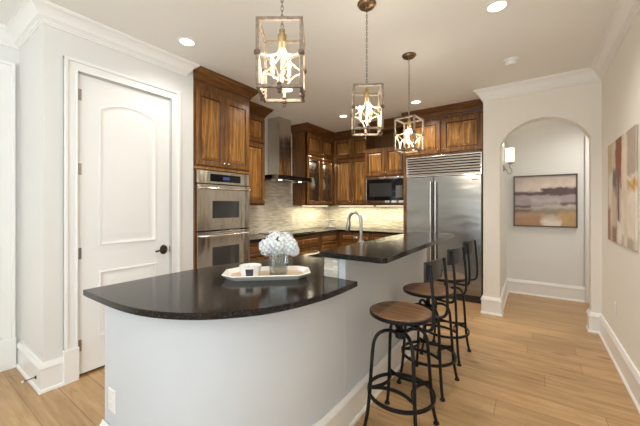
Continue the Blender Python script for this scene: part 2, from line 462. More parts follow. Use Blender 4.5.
b = MB(); b.box(AX0-.008, 2.45, YH, YH+.12, 0, CEIL)
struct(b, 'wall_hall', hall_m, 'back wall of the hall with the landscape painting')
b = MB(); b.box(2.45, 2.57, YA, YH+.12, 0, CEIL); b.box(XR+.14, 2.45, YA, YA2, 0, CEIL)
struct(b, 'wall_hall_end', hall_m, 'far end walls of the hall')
# living-room wall behind the viewpoint
b = MB(); xs = [XL-.12] + [q for p in WINDOWS for q in p] + [XR+.14]
for i in range(0, len(xs), 2): b.box(xs[i], xs[i+1], YB-.12, YB, 0, CEIL)
for x0, x1 in WINDOWS: b.box(x0, x1, YB-.12, YB, 0, .35); b.box(x0, x1, YB-.12, YB, 2.55, CEIL)
struct(b, 'wall_back', wall_m, 'living room wall with an added tall window')
for i, (x0, x1) in enumerate(WINDOWS):
    b = MB()
    for a in (x0, (x0+x1)/2-.02, x1-.04): b.box(a, a+.04, YB-.10, YB-.06, .35, 2.55)
    for z in (.35, 1.45, 2.51): b.box(x0, x1, YB-.10, YB-.06, z, z+.04)
    wn = struct(b, 'window_%d' % (i+1), trim_m, 'tall white framed window added behind the viewpoint for daylight')
    MB().box(x0, x1, YB-.083, YB-.078, .37, 2.53).build('pane', glass, wn)

b = MB()
for a in (-2.6, -1.77, -.94): b.box(XR+.06, XR+.10, a, a+.04, .35, 2.55)
for z in (.35, 1.45, 2.51): b.box(XR+.06, XR+.10, -2.6, -.9, z, z+.04)
wn = struct(b, 'window_3', trim_m, 'tall white framed window added in the right wall behind the viewpoint for daylight')
MB().box(XR+.078, XR+.083, -2.58, -.92, .37, 2.53).build('pane', glass, wn)
# crown mouldings and baseboards
def crownp(s=1.0, top=CEIL):
    P = [(0, 0), (.108, 0), (.108, .014), (.100, .015), (.099, .022), (.086, .028), (.072, .040), (.058, .058), (.047, .078), (.041, .092), (.032, .094), (.032, .103), (.024, .106), (.020, .116), (.022, .122), (.014, .124), (.013, .138), (0, .140)]
    return [(o*s, top-z*s) for o, z in P]
CP = crownp(.93)
for k, path, lab in ((1, [(XL, YB), (XL, YN), (XD, YN), (XD, YP-.09), (XD-.06, YP-.09)], 'white crown moulding over the pantry wall'),
                (2, [(XP, YA+.14), (XP, YA), (XR, YA), (XR, YB)], 'white crown moulding over the arch and right wall')):
    struct(MB().sweep(path, CP), 'trim_%d' % k, trim_m, lab)
BP = [(0, 0), (.030, 0), (.030, .012), (.026, .02), (.019, .024), (.019, .165), (.026, .17), (.026, .182), (.016, .196), (.012, .21), (0, .212)]
for nm, path, lab in (('baseboard_left', [(XL, LY0-.13), (XL, YB)], 'tall white baseboard on the left wall'),
    ('baseboard_return', [(XL, YN), (XD, YN), (XD, .795)], 'tall white baseboard on the return wall'),
    ('baseboard_right', [(AX1, YA2), (AX1, YA), (XR, YA), (XR, YB)], 'tall white baseboard along the right wall'),
    ('baseboard_pier', [(XP, YA+.12), (XP, YA), (AX0, YA), (AX0, YA2-.01)], 'tall white baseboard wrapping the pier by the refrigerator'),
    ('baseboard_hall', [(AX0-.008, YA2), (AX0-.008, YH), (.60, YH)], 'tall white baseboard in the hall')):
    if nm == 'baseboard_left': struct(MB().sweep(path, BP, -1), nm, trim_m, lab, smooth='auto'); continue
    if nm == 'baseboard_pier':
        b = MB(); b.sweep([(XP, YA+.12), (XP, YA), (AX0, YA), (AX0, YA2-.01)], BP)
        # travel: south, east, north keeps the pier on the left hand
        struct(b, nm, trim_m, lab, smooth='auto'); continue
    if nm == 'baseboard_hall':
        struct(MB().sweep(path, BP, 1), nm, trim_m, lab, smooth='auto'); continue
    if nm == 'baseboard_right':
        b = MB(); b.sweep([(AX1, YA2-.01), (AX1, YA), (XR, YA), (XR, YB)], BP, 1)
        struct(b, nm, trim_m, lab, smooth='auto'); continue
    struct(MB().sweep(path, BP, 1), nm, trim_m, lab, smooth='auto')

# door casings: profile boards built as stepped strips on the x-plane faces
def casing(parent_name, x, y0, y1, z1, w_, label, nd=1):
    b = MB()
    def strip(ya, yb, za, zb, t): b.box(min(x, x+nd*t), max(x, x+nd*t), ya, yb, za, zb, .003)
    for a, s in ((y0, -1), (y1, 1)):
        e = a+s*w_
        lo, hi = min(a, e), max(a, e)
        strip(lo, hi, .255, z1+w_, .016)
        o0, o1 = (e, e-s*.024); strip(min(o0, o1), max(o0, o1), .255, z1+w_, .03)
        o0, o1 = (a, a+s*.014); strip(min(o0, o1), max(o0, o1), .255, z1, .022)
        strip(lo-.004, hi+.004, 0, .255, .034)
    strip(y0-w_, y1+w_, z1, z1+w_, .0165); strip(y0-w_, y1+w_, z1+w_-.024, z1+w_, .0305); strip(y0, y1, z1, z1+.014, .0225)
    return struct(b, parent_name, trim_m, label)
casing('trim_3', XD, DY0-.008, DY1+.008, DZ+.008, .088, 'white moulded casing around the pantry door')
casing('trim_4', XL, LY0, LY1, 2.45, .105, 'white moulded casing of the left doorway')
# jamb behind the pantry door edge
b = MB(); b.box(XD-.12, XD-.0, DY0-.011, DY0-.004, 0, DZ+.01); b.box(XD-.12, XD, DY1+.004, DY1+.011, 0, DZ+.01); b.box(XD-.12, XD, DY0-.011, DY1+.011, DZ+.004, DZ+.011)
struct(b, 'trim_5', trim_m, 'door jamb of the pantry door')
# hall doorway casing
b = MB(); b.box(.602, .70, YH-.022, YH, 0, 2.45, .004); b.box(.602, .626, YH-.034, YH, 0, 2.45, .004)
struct(b, 'trim_6', trim_m, 'white casing at the right end of the hall wall')

# pantry door
fr = F3((XD-.008, 0, 0), (0, 1, 0), (1, 0, 0))
pd = MB().box(XD-.045, XD-.008, DY0, DY1, .022, DZ, .002).build('door_1', trim_m)
tag(pd, 'white two-panel pantry door with an arched upper panel', None, None, 'structure')
def arch_loop(u0, u1, z0, z1, rs, i, n):
    pts = [fr(u0+i, z0+i, n), fr(u1-i, z0+i, n)]
    hw_ = (u1-u0)/2-i; zc = z1-i
    for k in range(17):
        t = 1-2*k/16
        pts.append(fr((u0+u1)/2+hw_*t, zc+rs*(1-t*t), n))
    return pts
steps = [(0, -.001), (.003, .009), (.012, .012), (.022, .005), (.03, .0012), (.048, .0012), (.080, .0105), (.085, .011)]
MB().rings([arch_loop(1.03, 1.502, 1.03, 2.17, .068, i, n) for i, n in steps]).build('upper_panel', trim_m, pd, smooth='auto')
MB().rings([rect_loop(fr, 1.03, 1.502, .275, .82, i, n) for i, n in steps]).build('lower_panel', trim_m, pd, smooth='auto')
for z in (.25, .98, 1.65, 2.24):
    b = MB(); b.tube([(XD+.002, DY0-.004, z-.045), (XD+.002, DY0-.004, z+.045)], .0065, 8); b.box(XD-.009, XD-.006, DY0, DY0+.022, z-.045, z+.045)
    b.build('hinge', nickel, pd, smooth='auto')
b = MB(); hy, hz = 1.572, .935
b.lathe([(0, .018), (.022, .017), (.034, .010), (.037, 0)][::-1], (XD-.008, hy, hz), 24, 'x', (1, 1.25))
b.tube([(XD, hy, hz), (XD+.045, hy, hz), (XD+.055, hy-.012, hz), (XD+.056, hy-.06, hz+.003), (XD+.052, hy-.105, hz-.004)], [.009, .009, .009, .008, .009], 10)
b.build('lever_handle', dk_bronze, pd, smooth='auto')
b = MB(); b.box(XD-.04, XD-.005, DY1-.001, DY1+.004, hz-.03, hz+.03); b.build('latch_plate', dk_bronze, pd)
b = MB().box(XD-.115, XD-.05, DY0-.004, DY1+.004, 0.0, DZ)  # solid black block puts the dark of the door gap into colour
struct(b, 'door_backing', black_gap, 'black block giving the shade behind the pantry door')
# left door leaf (mostly outside the frame)
b = MB(); b.box(XL-.06, XL-.02, LY0, LY1, .01, 2.44, .002)
d2 = struct(b, 'door_2', trim_m, 'white door in the left doorway')

# ------------------------------------------------------------------ kitchen cabinets
wood_cx = wood_mat('oak_crown_grain_x', (0.04, 0.014, 0.004), (0.125, 0.048, 0.011), (0.24, 0.105, 0.027), .3, 'x')
wood_cy = wood_mat('oak_crown_grain_y', (0.04, 0.014, 0.004), (0.125, 0.048, 0.011), (0.24, 0.105, 0.027), .3, 'y')
CABC = [(0, CEIL-.001), (.095, CEIL-.001), (.095, CEIL-.014), (.085, CEIL-.022), (.078, CEIL-.036), (.055, CEIL-.06), (.035, CEIL-.085), (.024, CEIL-.096), (.022, CEIL-.112), (.010, CEIL-.118), (.008, CEIL-.135), (0, CEIL-.135)]
def cab_crown(parent, path):
    d = Vector(path[-1])-Vector(path[0])
    MB().sweep(path, CABC, 1).build('crown', wood_cy if abs(d.y) > abs(d.x) else wood_cx, parent)
def carcass(parent, boxes, name='body', mat=None):
    b = MB()
    for q in boxes: b.box(*q, .0015)
    return b.build(name, mat or wood_dk, parent)

oven_glass = M('reflective_oven_glass', (0.02, 0.02, 0.022), 0.06, Specular_IOR_Level=1.0)
# 1 tall oven cabinet: sides, shelves between, so the oven sits in a real cavity
XO = -2.94; OY0, OY1 = 1.89, 2.66; XKb = XK+.002
oc = empty('oven_cabinet', (XO, (OY0+OY1)/2, 0), 'tall brown oak cabinet that houses the double wall oven', 'cabinet')
carcass(oc, [(XKb, XO, OY0, OY0+.018, 0, 2.70), (XKb, XO, OY1-.018, OY1, 0, 2.70), (XKb, XO, OY0+.018, OY1-.018, 1.752, 2.70),
             (XKb, XO, OY0+.018, OY1-.018, .06, .42), (XKb, XO-.004, OY0, OY1, 2.69, 2.815), (XKb, XKb+.02, OY0+.018, OY1-.018, .42, 1.752)])
fr1 = F3((XO, 0, 0), (0, 1, 0), (1, 0, 0))
cab_door(oc, fr1, OY0+.025, 2.272, 1.80, 2.60, (2.272-.025, 1.84))
cab_door(oc, fr1, 2.278, OY1-.018, 1.80, 2.60, (2.278+.025, 1.84))
drawer(oc, fr1, OY0+.02, OY1-.018, .10, .40)
MB().box(XO, XO+.012, OY0, OY1, 1.757, 1.782, .002).build('rail', wood, oc)
cab_crown(oc, [(XO, OY0), (XO, OY1), (XK+.33+.095, OY1)])

# double oven
ov = empty('double_wall_oven', (XO, 2.275, .43), 'stainless double wall oven built into the tall cabinet', 'oven')
ya, yb = OY0+.022, OY1-.022
MB().box(XO-.5, XO+.001, ya, yb, .43, 1.745).build('housing', black_gap, ov)
MB().box(XO, XO+.022, ya, yb, 1.605, 1.745, .003).build('control_panel', steel, ov)
dp = MB().box(XO+.022, XO+.024, 2.075, 2.50, 1.63, 1.715, .0008).build('display', black_glass, ov)
MB().box(XO+.0241, XO+.0248, 2.245, 2.335, 1.655, 1.69).build('lit_digits', blue_e, dp)
def oven_door(z0, z1, w0, w1):
    d = MB().box(XO, XO+.035, ya, yb, z0, z1, .004).build('oven_door', steel, ov)
    MB().box(XO+.0345, XO+.037, 2.095, 2.47, w0, w1, .001).build('window', oven_glass, d)
    b = MB(); hz = z1-.045
    pts = [(XO+.035, ya+.03, hz), (XO+.075, ya+.035, hz)] + [(XO+.075+.006*math.sin(PI*k/8), ya+.05+(yb-ya-.1)*k/8, hz) for k in range(9)] + [(XO+.075, yb-.035, hz), (XO+.035, yb-.03, hz)]
    b.tube(pts, .011, 10); b.build('handle', steel_p, d, smooth='auto')
oven_door(1.09, 1.595, 1.22, 1.415)
oven_door(.45, 1.075, .66, .90)

# 2 wall cabinet between oven and hood
UB, UT = 1.365, 2.70
XU = XK+.33
uc = empty('wall_cabinet', (XU, 2.94, UB), 'narrow brown oak wall cabinet between the ovens and the steel hood', 'cabinet')
carcass(uc, [(XKb, XU, OY1+.001, 3.32, UB, UT), (XKb, XU-.003, OY1+.001, 3.32, UT-.01, CEIL-.004)])
fru = F3((XU, 0, 0), (0, 1, 0), (1, 0, 0))
cab_door(uc, fru, OY1+.02, 3.305, UB+.03, 2.27, (3.28, UB+.08))
cab_door(uc, fru, OY1+.02, 3.305, 2.30, 2.665)
cab_crown(uc, [(XU, OY1+.1), (XU, 3.32), (XKb, 3.32)])

# 3 glass-door wall cabinet on the range wall, hollow behind the glass
GY0, GY1 = 4.352, 5.25
gc = empty('glass_door_cabinet', (XU, 4.8, UB), 'brown oak wall cabinet with two glass doors showing glassware', 'cabinet')
carcass(gc, [(XKb, XU, GY0, GY0+.018, UB, UT), (XKb, XU, GY1-.02, GY1+.002, UB, UT), (XKb, XU, GY0+.018, GY1-.02, UB, UB+.02), (XKb, XU, GY0+.018, GY1-.02, 2.27, UT),
             (XKb, XU-.003, GY0, GY1, UT-.01, CEIL-.004), (XU-.02, XU, GY0, GY0+.03, UB, UT), (XU-.02, XU, 4.79, 4.815, UB, UT), (XU-.02, XU, GY0, GY1, UB, UB+.03)])
carcass(gc, [(XKb, XKb+.006, GY0+.018, GY1-.02, UB+.02, 2.27)], 'back_panel', wood_in)
for z in (1.66, 1.96): MB().box(XKb+.007, XU-.03, GY0+.019, GY1-.021, z, z+.012).build('shelf', wood_in, gc)
def glass_door(parent, fr, u0, u1, z0, z1, knob):
    b = MB(); fw = .052; t = .02
    for a in ((u0, u0+fw, z0, z1), (u1-fw, u1, z0, z1), (u0+fw, u1-fw, z0, z0+fw), (u0+fw, u1-fw, z1-fw, z1)):
        p, q = fr(a[0], a[2], 0), fr(a[1], a[3], t)
        b.box(min(p.x, q.x), max(p.x, q.x), min(p.y, q.y), max(p.y, q.y), p.z, q.z, .002)
    d = b.build('door', wood_fr, parent)
    p, q = fr(u0+fw-.004, z0+fw-.004, .006), fr(u1-fw+.004, z1-fw+.004, .010)
    MB().box(p.x, q.x, p.y, q.y, p.z, q.z).build('pane', door_glass, d)
    cab_knob(d, fr, *knob, t)
glass_door(gc, fru, GY0+.02, 4.798, UB+.03, 2.26, (4.77, UB+.08))
glass_door(gc, fru, 4.804, GY1-.02, UB+.03, 2.26, (4.835, UB+.08))
cab_door(gc, fru, GY0+.02, 4.798, 2.30, 2.665, (4.77, 2.34))
cab_door(gc, fru, 4.804, GY1-.02, 2.30, 2.665, (4.835, 2.34))
cab_crown(gc, [(XKb, GY0), (XU, GY0), (XU, GY1)])

# 4 corner wall cabinet on the back run
YU = YK-.33; MX0, MX1 = -2.465, -1.70; YM = 4.95; YKb = YK-.002
cc = empty('wall_cabinet', (-2.9, YU, UB), 'brown oak wall cabinet in the corner left of the microwave', 'cabinet')
carcass(cc, [(XKb, MX0-.001, YU, YKb, UB, UT), (XKb, MX0-.001, YU+.003, YKb, UT-.01, CEIL-.004)])
frb = F3((0, YU, 0), (1, 0, 0), (0, -1, 0))
for a0, a1, kx in ((-3.295, -2.888, -2.915), (-2.882, -2.48, -2.855)):
    cab_door(cc, frb, a0, a1, UB+.03, 2.27, (kx, UB+.08))
    cab_door(cc, frb, a0, a1, 2.30, 2.665)
cab_crown(cc, [(XU+.002, YU), (MX0-.002, YU)])

# 5 microwave cabinet with open niche on top
mc = empty('microwave_cabinet', ((MX0+MX1)/2, YM, UB), 'deep brown oak wall cabinet around the microwave with an open niche above', 'cabinet')
carcass(mc, [(MX0, MX0+.02, YM, YKb, UB, UT), (MX1-.02, MX1, YM, YKb, UB, UT), (MX0+.02, MX1-.02, YM, YKb, UB, UB+.045), (MX0+.02, MX1-.02, YM, YKb, 1.855, 2.365),
             (MX0+.02, MX1-.02, YM+.30, YKb, 2.365, UT), (MX0, MX1, YM+.003, YKb, 2.665, CEIL-.004), (MX0+.02, MX1-.02, YKb-.02, YKb, UB+.045, 1.855)])
frm = F3((0, YM, 0), (1, 0, 0), (0, -1, 0)); mm = (MX0+MX1)/2
cab_door(mc, frm, MX0+.015, mm-.002, 1.885, 2.34, (mm-.03, 1.93))
cab_door(mc, frm, mm+.002, MX1-.015, 1.885, 2.34, (mm+.03, 1.93))
cab_crown(mc, [(MX0, YU-.1), (MX0, YM), (MX1, YM)])

mw = empty('microwave_oven', (mm, YM, 1.41), 'black and stainless microwave built in above the counter', 'microwave')
MB().box(MX0+.025, MX1-.025, YM-.0, YM+.42, 1.412, 1.85).build('housing', black_gap, mw)
b = MB()
for q in ((MX0+.012, MX1-.012, 1.412, 1.452), (MX0+.012, MX1-.012, 1.818, 1.853), (MX0+.012, MX0+.04, 1.452, 1.818), (MX1-.04, MX1-.012, 1.452, 1.818)):
    b.box(q[0], q[1], YM-.022, YM-.001, q[2], q[3], .002)
b.build('trim_frame', steel, mw)
md = MB().box(MX0+.041, MX1-.215, YM-.026, YM-.002, 1.454, 1.816, .003).build('microwave_door', black_glass, mw)
MB().box(MX0+.10, MX1-.26, YM-.0275, YM-.0262, 1.52, 1.75).build('window', M('tinted_mesh_window', (.03, .03, .03), .25), md)
cp = MB().box(MX1-.213, MX1-.041, YM-.026, YM-.002, 1.454, 1.816, .003).build('control_panel', black_glass, mw)
kb = M('grey_keypad_print', (.12, .12, .12), .4)
b = MB(); b.box(MX1-.185, MX1-.068, YM-.0272, YM-.0262, 1.50, 1.70)
b.build('keypad', kb, cp)

# 6 refrigerator surround
FX0, FX1 = -1.698, -.545; YF = 4.75
fc = empty('refrigerator_cabinet', ((FX0+FX1)/2, YF, 0), 'brown oak cabinet surround above and beside the refrigerator', 'cabinet')
carcass(fc, [(FX0, FX0+.06, YF+.02, YKb, 0, UT), (FX1-.03, FX1, YF+.02, YKb, 0, UT), (FX0+.06, FX1-.03, YF+.02, YKb, 2.115, UT), (FX0, FX1, YF+.023, YKb, 2.665, CEIL-.004)])
frf = F3((0, YF+.02, 0), (1, 0, 0), (0, -1, 0)); fm = (FX0+FX1)/2
cab_door(fc, frf, FX0+.03, fm-.012, 2.15, 2.64, (fm-.04, 2.20), .06)
cab_door(fc, frf, fm+.012, FX1-.03, 2.15, 2.64, (fm+.04, 2.20), .06)
cab_crown(fc, [(FX0, YF+.02), (FX1, YF+.02)])

rf = empty('refrigerator', (-1.105, YF, 0), 'large stainless built-in refrigerator with side by side doors and top grille', 'refrigerator')
RX0, RX1 = FX0+.065, FX1-.035; RS = -1.218
MB().box(RX0, RX1, YF+.03, YKb-.01, .0, 2.108).build('housing', black_gap, rf)
MB().box(RX0, RX1, YF+.015, YF+.03, .0, .10).build('kick_plate', M('dark_kick', (.05, .045, .04), .4, .5), rf)
for a, c in ((RX0+.002, RS-.003), (RS+.003, RX1-.002)):
    d = MB().box(a, c, YF-.03, YF+.03, .105, 1.795, .005).build('door', steel_f, rf)
    hx = RS-.035 if a < RS-.1 else RS+.035
    b = MB(); b.tube([(hx, YF-.085, .45), (hx, YF-.085, 1.72)], .014, 12)
    for z in (.50, 1.08, 1.67): b.tube([(hx, YF-.03, z), (hx, YF-.085, z)], .009, 8)
    b.build('handle', steel_p, d, smooth='auto')
    if a > -1.3: MB().box(-.70, -.62, YF-.0315, YF-.0298, 1.725, 1.737).build('badge', M('dark_badge', (.08, .08, .09), .3, .6), d)
gr = MB()
for z0, z1 in ((1.802, 1.815), (2.088, 2.106)): gr.box(RX0, RX1, YF-.025, YF+.03, z0, z1, .002)
for a in (RX0, RX1-.014): gr.box(a, a+.014, YF-.025, YF+.03, 1.815, 2.088, .002)
for k in range(7):
    z = 1.818+k*.0388
    gr.rings([[(a, y, z_) for a, y, z_ in lp] for lp in ([(RX0+.014, YF-.024, z), (RX0+.014, YF-.020, z+.024), (RX0+.014, YF+.012, z+.036), (RX0+.014, YF+.012, z+.030)],
                                                         [(RX1-.014, YF-.024, z), (RX1-.014, YF-.020, z+.024), (RX1-.014, YF+.012, z+.036), (RX1-.014, YF+.012, z+.030)])])
gr.build('grille', steel_p, rf)

# base cabinets
XB = -3.05; YBs = 4.97
lb = empty('base_cabinet', (XB, 3.8, 0), 'brown oak base cabinet run under the range hood', 'cabinet')
carcass(lb, [(XKb, XB, OY1+.002, 5.56, .10, .876), (XKb, XB-.06, OY1+.002, 5.56, 0, .10)])
frl = F3((XB, 0, 0), (0, 1, 0), (1, 0, 0))
for a0, a1 in ((2.68, 3.36), (3.38, 4.36), (4.40, 4.93)):
    drawer(lb, frl, a0, a1, .68, .86)
    if a0 == 3.38: drawer(lb, frl, a0, a1, .40, .66); drawer(lb, frl, a0, a1, .12, .38)
    else: cab_door(lb, frl, a0, a1, .12, .66)
bb = empty('base_cabinet', (-2.4, YBs, 0), 'brown oak base cabinet run under the microwave', 'cabinet')
carcass(bb, [(XB+.001, FX0-.002, YBs, YKb, .10, .876), (XB+.001, FX0-.002, YBs+.06, YKb, 0, .10)])
frbb = F3((0, YBs, 0), (1, 0, 0), (0, -1, 0))
for a0, a1 in ((-2.98, -2.36), (-2.34, -1.72)):
    drawer(bb, frbb, a0, a1, .70, .86); cab_door(bb, frbb, a0, a1, .12, .68)
# worktop, L shaped
b = MB(); b.prism([(XKb+.012, OY1+.003), (XB+.03, OY1+.003), (XB+.03, YBs-.03), (FX0-.003, YBs-.03), (FX0-.003, YKb-.012), (XKb+.012, YKb-.012)], .878, .915, .004)
tag(b.build('worktop', granite), 'dark granite worktop running round the kitchen corner', 'worktop')
# backsplash
b = MB(); b.box(XKb, XKb+.010, OY1+.003, YKb, .917, UB-.001); b.box(XKb, XKb+.010, 3.26, 4.35, UB-.001, 1.90)
tag(b.build('backsplash', splash_y), 'pale stone mosaic backsplash behind the cooktop', None, None, 'structure')
b = MB(); b.box(XKb+.011, FX0-.002, YKb-.010, YKb, .917, UB-.001)
tag(b.build('backsplash', splash_x), 'pale stone mosaic backsplash under the microwave', None, None, 'structure')
# cooktop
ck = empty('cooktop', (-3.33, 3.86, .9155), 'black glass cooktop set in the worktop under the hood', 'cooktop')
MB().box(-3.59, -3.09, 3.44, 4.28, .9155, .924, .003).build('glass_top', black_glass, ck)
for k, (cx_, cy_, r_) in enumerate(((-3.46, 3.62, .09), (-3.22, 3.62, .07), (-3.34, 3.86, .11), (-3.46, 4.10, .07), (-3.22, 4.10, .09))):
    b = MB(); b.tube([(cx_+r_*math.cos(t*PI/16), cy_+r_*math.sin(t*PI/16), .9245) for t in range(32)], .0012, 4, True); b.build('burner_ring', kb, ck)

# hood
HY = 3.86
hd = empty('range_hood', (-3.4, HY, 1.76), 'stainless chimney range hood with a black glass front band', 'range hood')
b = MB(); b.box(XKb+.012, -3.39, HY-.152, HY+.152, 1.842, 2.36, .002); b.box(XKb+.016, -3.394, HY-.146, HY+.146, 2.36, CEIL-.002, .001)
b.build('chimney', steel, hd)
b = MB(); b.box(XKb+.012, -3.17, HY-.45, HY+.45, 1.768, 1.84, .003); b.build('canopy', steel, hd)
MB().box(-3.17, -3.162, HY-.41, HY+.41, 1.77, 1.838, .001).build('glass_band', black_glass, hd)
b = MB(); b.box(XKb+.012, -3.24, HY-.462, HY-.4505, 1.77, 1.838, .001); b.build('side_band', black_glass, hd)
for y in (HY-.25, HY+.25): MB().lathe([(.03, 0), (.03, -.004)][::-1], (-3.28, y, 1.767), 16).build('hood_lamp', can_e, hd)
b = MB()
for y in (HY-.2, HY+.2): b.box(-3.58, -3.36, y-.17, y+.17, 1.762, 1.767)
b.build('filter', nickel, hd)
for y in (HY-.25, HY+.25): light('hood_light', 'SPOT', (-3.30, y, 1.755), 5, (1, .84, .55), (0, -.25, 0), spot_size=2.2, spot_blend=.8, shadow_soft_size=.03)
# under-cabinet lamps
for nm, x0, x1, y0, y1 in (('a', XK+.20, XK+.24, 4.40, 5.20), ('b', -3.25, -2.50, YK-.24, YK-.20), ('c', -2.42, -1.75, YK-.26, YK-.22)):
    o = MB().box(x0, x1, y0, y1, UB-.014, UB-.0005).build('under_cabinet_lamp', under_e)
    tag(o, {'a': 'slim lamp under the glass-door cabinet', 'b': 'slim lamp under the corner wall cabinet', 'c': 'slim lamp under the microwave cabinet'}[nm], 'lamp')
    lx, ly = (x0+x1)/2, (y0+y1)/2
    light('under_cabinet_light', 'AREA', (lx, ly, UB-.02), 2.6, (1, .90, .58), (0, 0, 0), shape='RECTANGLE', size=max(x1-x0, .05), size_y=max(y1-y0, .05))

for y in (4.58, 5.02):  # pucks added inside the cabinet to brighten the jugs and cups
    MB().lathe([(.025, 0), (.025, -.01)][::-1], (XU-.15, y, 2.2695), 14).build('added_puck_lamp', can_e, gc)
    light('added_cabinet_fill', 'POINT', (XU-.08, y, 2.22), 1.6, (1, .9, .7), shadow_soft_size=.02)
# glassware in the glass cabinet
def goblet(loc, h, label):
    b = MB(); r = h*.22
    b.lathe([(r*.9, 0), (r*.8, .004), (.006, .012), (.006, h*.4), (r*.7, h*.5), (r*1.05, h*.72), (r*.85, h), (r*.8, h), (r*.98, h*.72), (r*.6, h*.52), (0, h*.47)], (0, 0, 0), 16)
    o = b.build('goblet', crystal, smooth=True); o.location = loc
    return tag(o, label, 'glass', 'goblets in the glass-door cabinet')
crystal = M('pale_crystal', (.75, .76, .76), .1, 0, Alpha=0.55)
g0 = None
for sy in (4.64, 4.75, 4.99, 5.11):
    o = goblet((XU-.12, sy, 1.973), .20, 'pale goblet on the upper shelf behind the cabinet glass') if g0 is None else g0.copy()
    if g0 is None: g0 = o
    else: C.objects.link(o); o.location = (XU-.12, sy, 1.973)
jug_m = M('white_porcelain', (.85, .83, .78), .2)
for y, lab in ((4.69, 'white porcelain jug behind the left glass door'), (5.04, 'white porcelain jug behind the right glass door')):
    j = empty('jug', (XU-.12, y, 1.673), lab, 'jug', 'white jugs in the glass-door cabinet')
    MB().lathe([(.045, 0), (.06, .03), (.07, .08), (.05, .14), (.032, .18), (.04, .215), (.036, .215), (.028, .18), (.045, .14), (0, .05)], (XU-.12, y, 1.673), 18).build('body', jug_m, j, smooth=True)
    MB().tube([(XU-.12, y+.045, 1.673+.19), (XU-.12, y+.09, 1.673+.16), (XU-.12, y+.085, 1.673+.10), (XU-.12, y+.062, 1.673+.06)], .006, 8).build('handle', jug_m, j, smooth=True)
for y, lab in ((4.66, 'small white cup at the bottom of the cabinet behind the left glass door'), (5.01, 'small white cup at the bottom of the cabinet behind the right glass door')):
    o = MB().lathe([(.03, 0), (.042, .03), (.045, .075), (.041, .075), (.037, .03), (0, .012)], (0, 0, 0), 16).build('cup', jug_m, smooth=True)
    o.location = (XU-.10, y, UB+.021); tag(o, lab, 'cup', 'white cups in the glass-door cabinet')
# tiered dish in the counter corner
ds = empty('tiered_dish', (-3.38, 5.24, .916), 'pale tiered serving dish in the kitchen corner', 'dish')
dx, dy = -3.38, 5.24
MB().lathe([(.10, 0), (.11, .006), (.16, .02), (.17, .03), (.155, .026), (.02, .012), (.012, .012), (.010, .14), (0, .14)], (dx, dy, .916), 24).build('lower_plate', crystal, ds, smooth=True)
MB().lathe([(.012, .0), (.07, .01), (.11, .035), (.12, .045), (.10, .036), (0, .014)], (dx, dy, .916+.125), 24).build('upper_bowl', jug_m, ds, smooth=True)

# outlets
def outlet(c, ud, nd, mat, label, w_=.075, h_=.115, group=None, switch=False):
    c = Vector(c); ud = Vector(ud); nd = Vector(nd)
    r = empty('wall_outlet', c, label, 'outlet', group)
    f = F3(c-ud*w_/2-Vector((0, 0, h_/2)), ud, nd)
    MB().rings([rect_loop(f, 0, w_, 0, h_, 0, .0005), rect_loop(f, 0, w_, 0, h_, .001, .004), rect_loop(f, 0, w_, 0, h_, .006, .006)]).build('plate', mat, r)
    for k in (0, 1):
        z0 = h_*.16+k*h_*.37
        MB().rings([rect_loop(f, w_*.26, w_*.74, z0, z0+h_*.3, 0, .0058), rect_loop(f, w_*.26, w_*.74, z0, z0+h_*.3, .002, .0085)]).build('socket', white_pl, r)
    return r
outlet((XKb+.0105, 4.36, 1.12), (0, 1, 0), (1, 0, 0), outlet_m, 'outlet on the backsplash nearer the hood', group='backsplash outlets')
outlet((XKb+.0105, 4.93, 1.12), (0, 1, 0), (1, 0, 0), outlet_m, 'outlet on the backsplash nearer the kitchen corner', group='backsplash outlets')
outlet((-2.78, YKb-.0105, 1.12), (1, 0, 0), (0, -1, 0), outlet_m, 'outlet on the backsplash right behind the tap', group='backsplash outlets')
outlet((-2.03, YKb-.0105, 1.12), (1, 0, 0), (0, -1, 0), outlet_m, 'outlet on the backsplash beside the refrigerator', group='backsplash outlets')
outlet((XR-.0005, 3.71, .45), (0, 1, 0), (-1, 0, 0), white_pl, 'white outlet low on the right wall')

# ------------------------------------------------------------------ island
top_pts = [(-1.952, .612), (-1.66, .612), (-1.50, .620), (-1.36, .645), (-1.23, .695), (-1.12, .765), (-1.03, .855), (-.955, .96), (-.905, 1.08), (-.870, 1.22), (-.852, 1.36), (-.845, 1.68)]
body_pts = [(-1.905, .695), (-1.66, .695), (-1.52, .702), (-1.40, .722), (-1.29, .765), (-1.19, .828), (-1.11, .905), (-1.045, 1.0), (-.995, 1.115), (-.962, 1.25), (-.945, 1.40), (-.94, 1.62)]
def smooth_curve(pts, n=4):
    out = []
    for i in range(len(pts)-1):
        p0 = pts[max(i-1, 0)]; p1 = pts[i]; p2 = pts[i+1]; p3 = pts[min(i+2, len(pts)-1)]
        for k in range(n):
            t = k/n
            out.append(tuple(.5*((2*p1[j])+(-p0[j]+p2[j])*t+(2*p0[j]-5*p1[j]+4*p2[j]-p3[j])*t*t+(-p0[j]+3*p1[j]-3*p2[j]+p3[j])*t**3) for j in (0, 1)))
    out.append(pts[-1]); return out
bc = smooth_curve(body_pts)
ISY = 3.36
isl = empty('kitchen_island', (-1.35, 1.9, 0), 'pale grey painted kitchen island with a curved front and raised bar wall', 'island')
poly = bc + [(-.94, ISY), (-1.64, ISY), (-1.64, 2.1), (-1.905, 1.52)]
b = MB(); b.prism(poly, 0, .883); b.build('body', island_m, isl, smooth='auto')
b = MB(); b.box(-1.085, -.9392, 1.62, ISY, .20, 1.038); b.build('raised_wall', island_m, isl)
b = MB(); b.box(-1.095, -.985, 1.604, 1.6145, .916, 1.037); b.box(-1.096, -1.0855, 1.604, ISY, .916, 1.037); b.build('stone_facing', splash_x, isl)
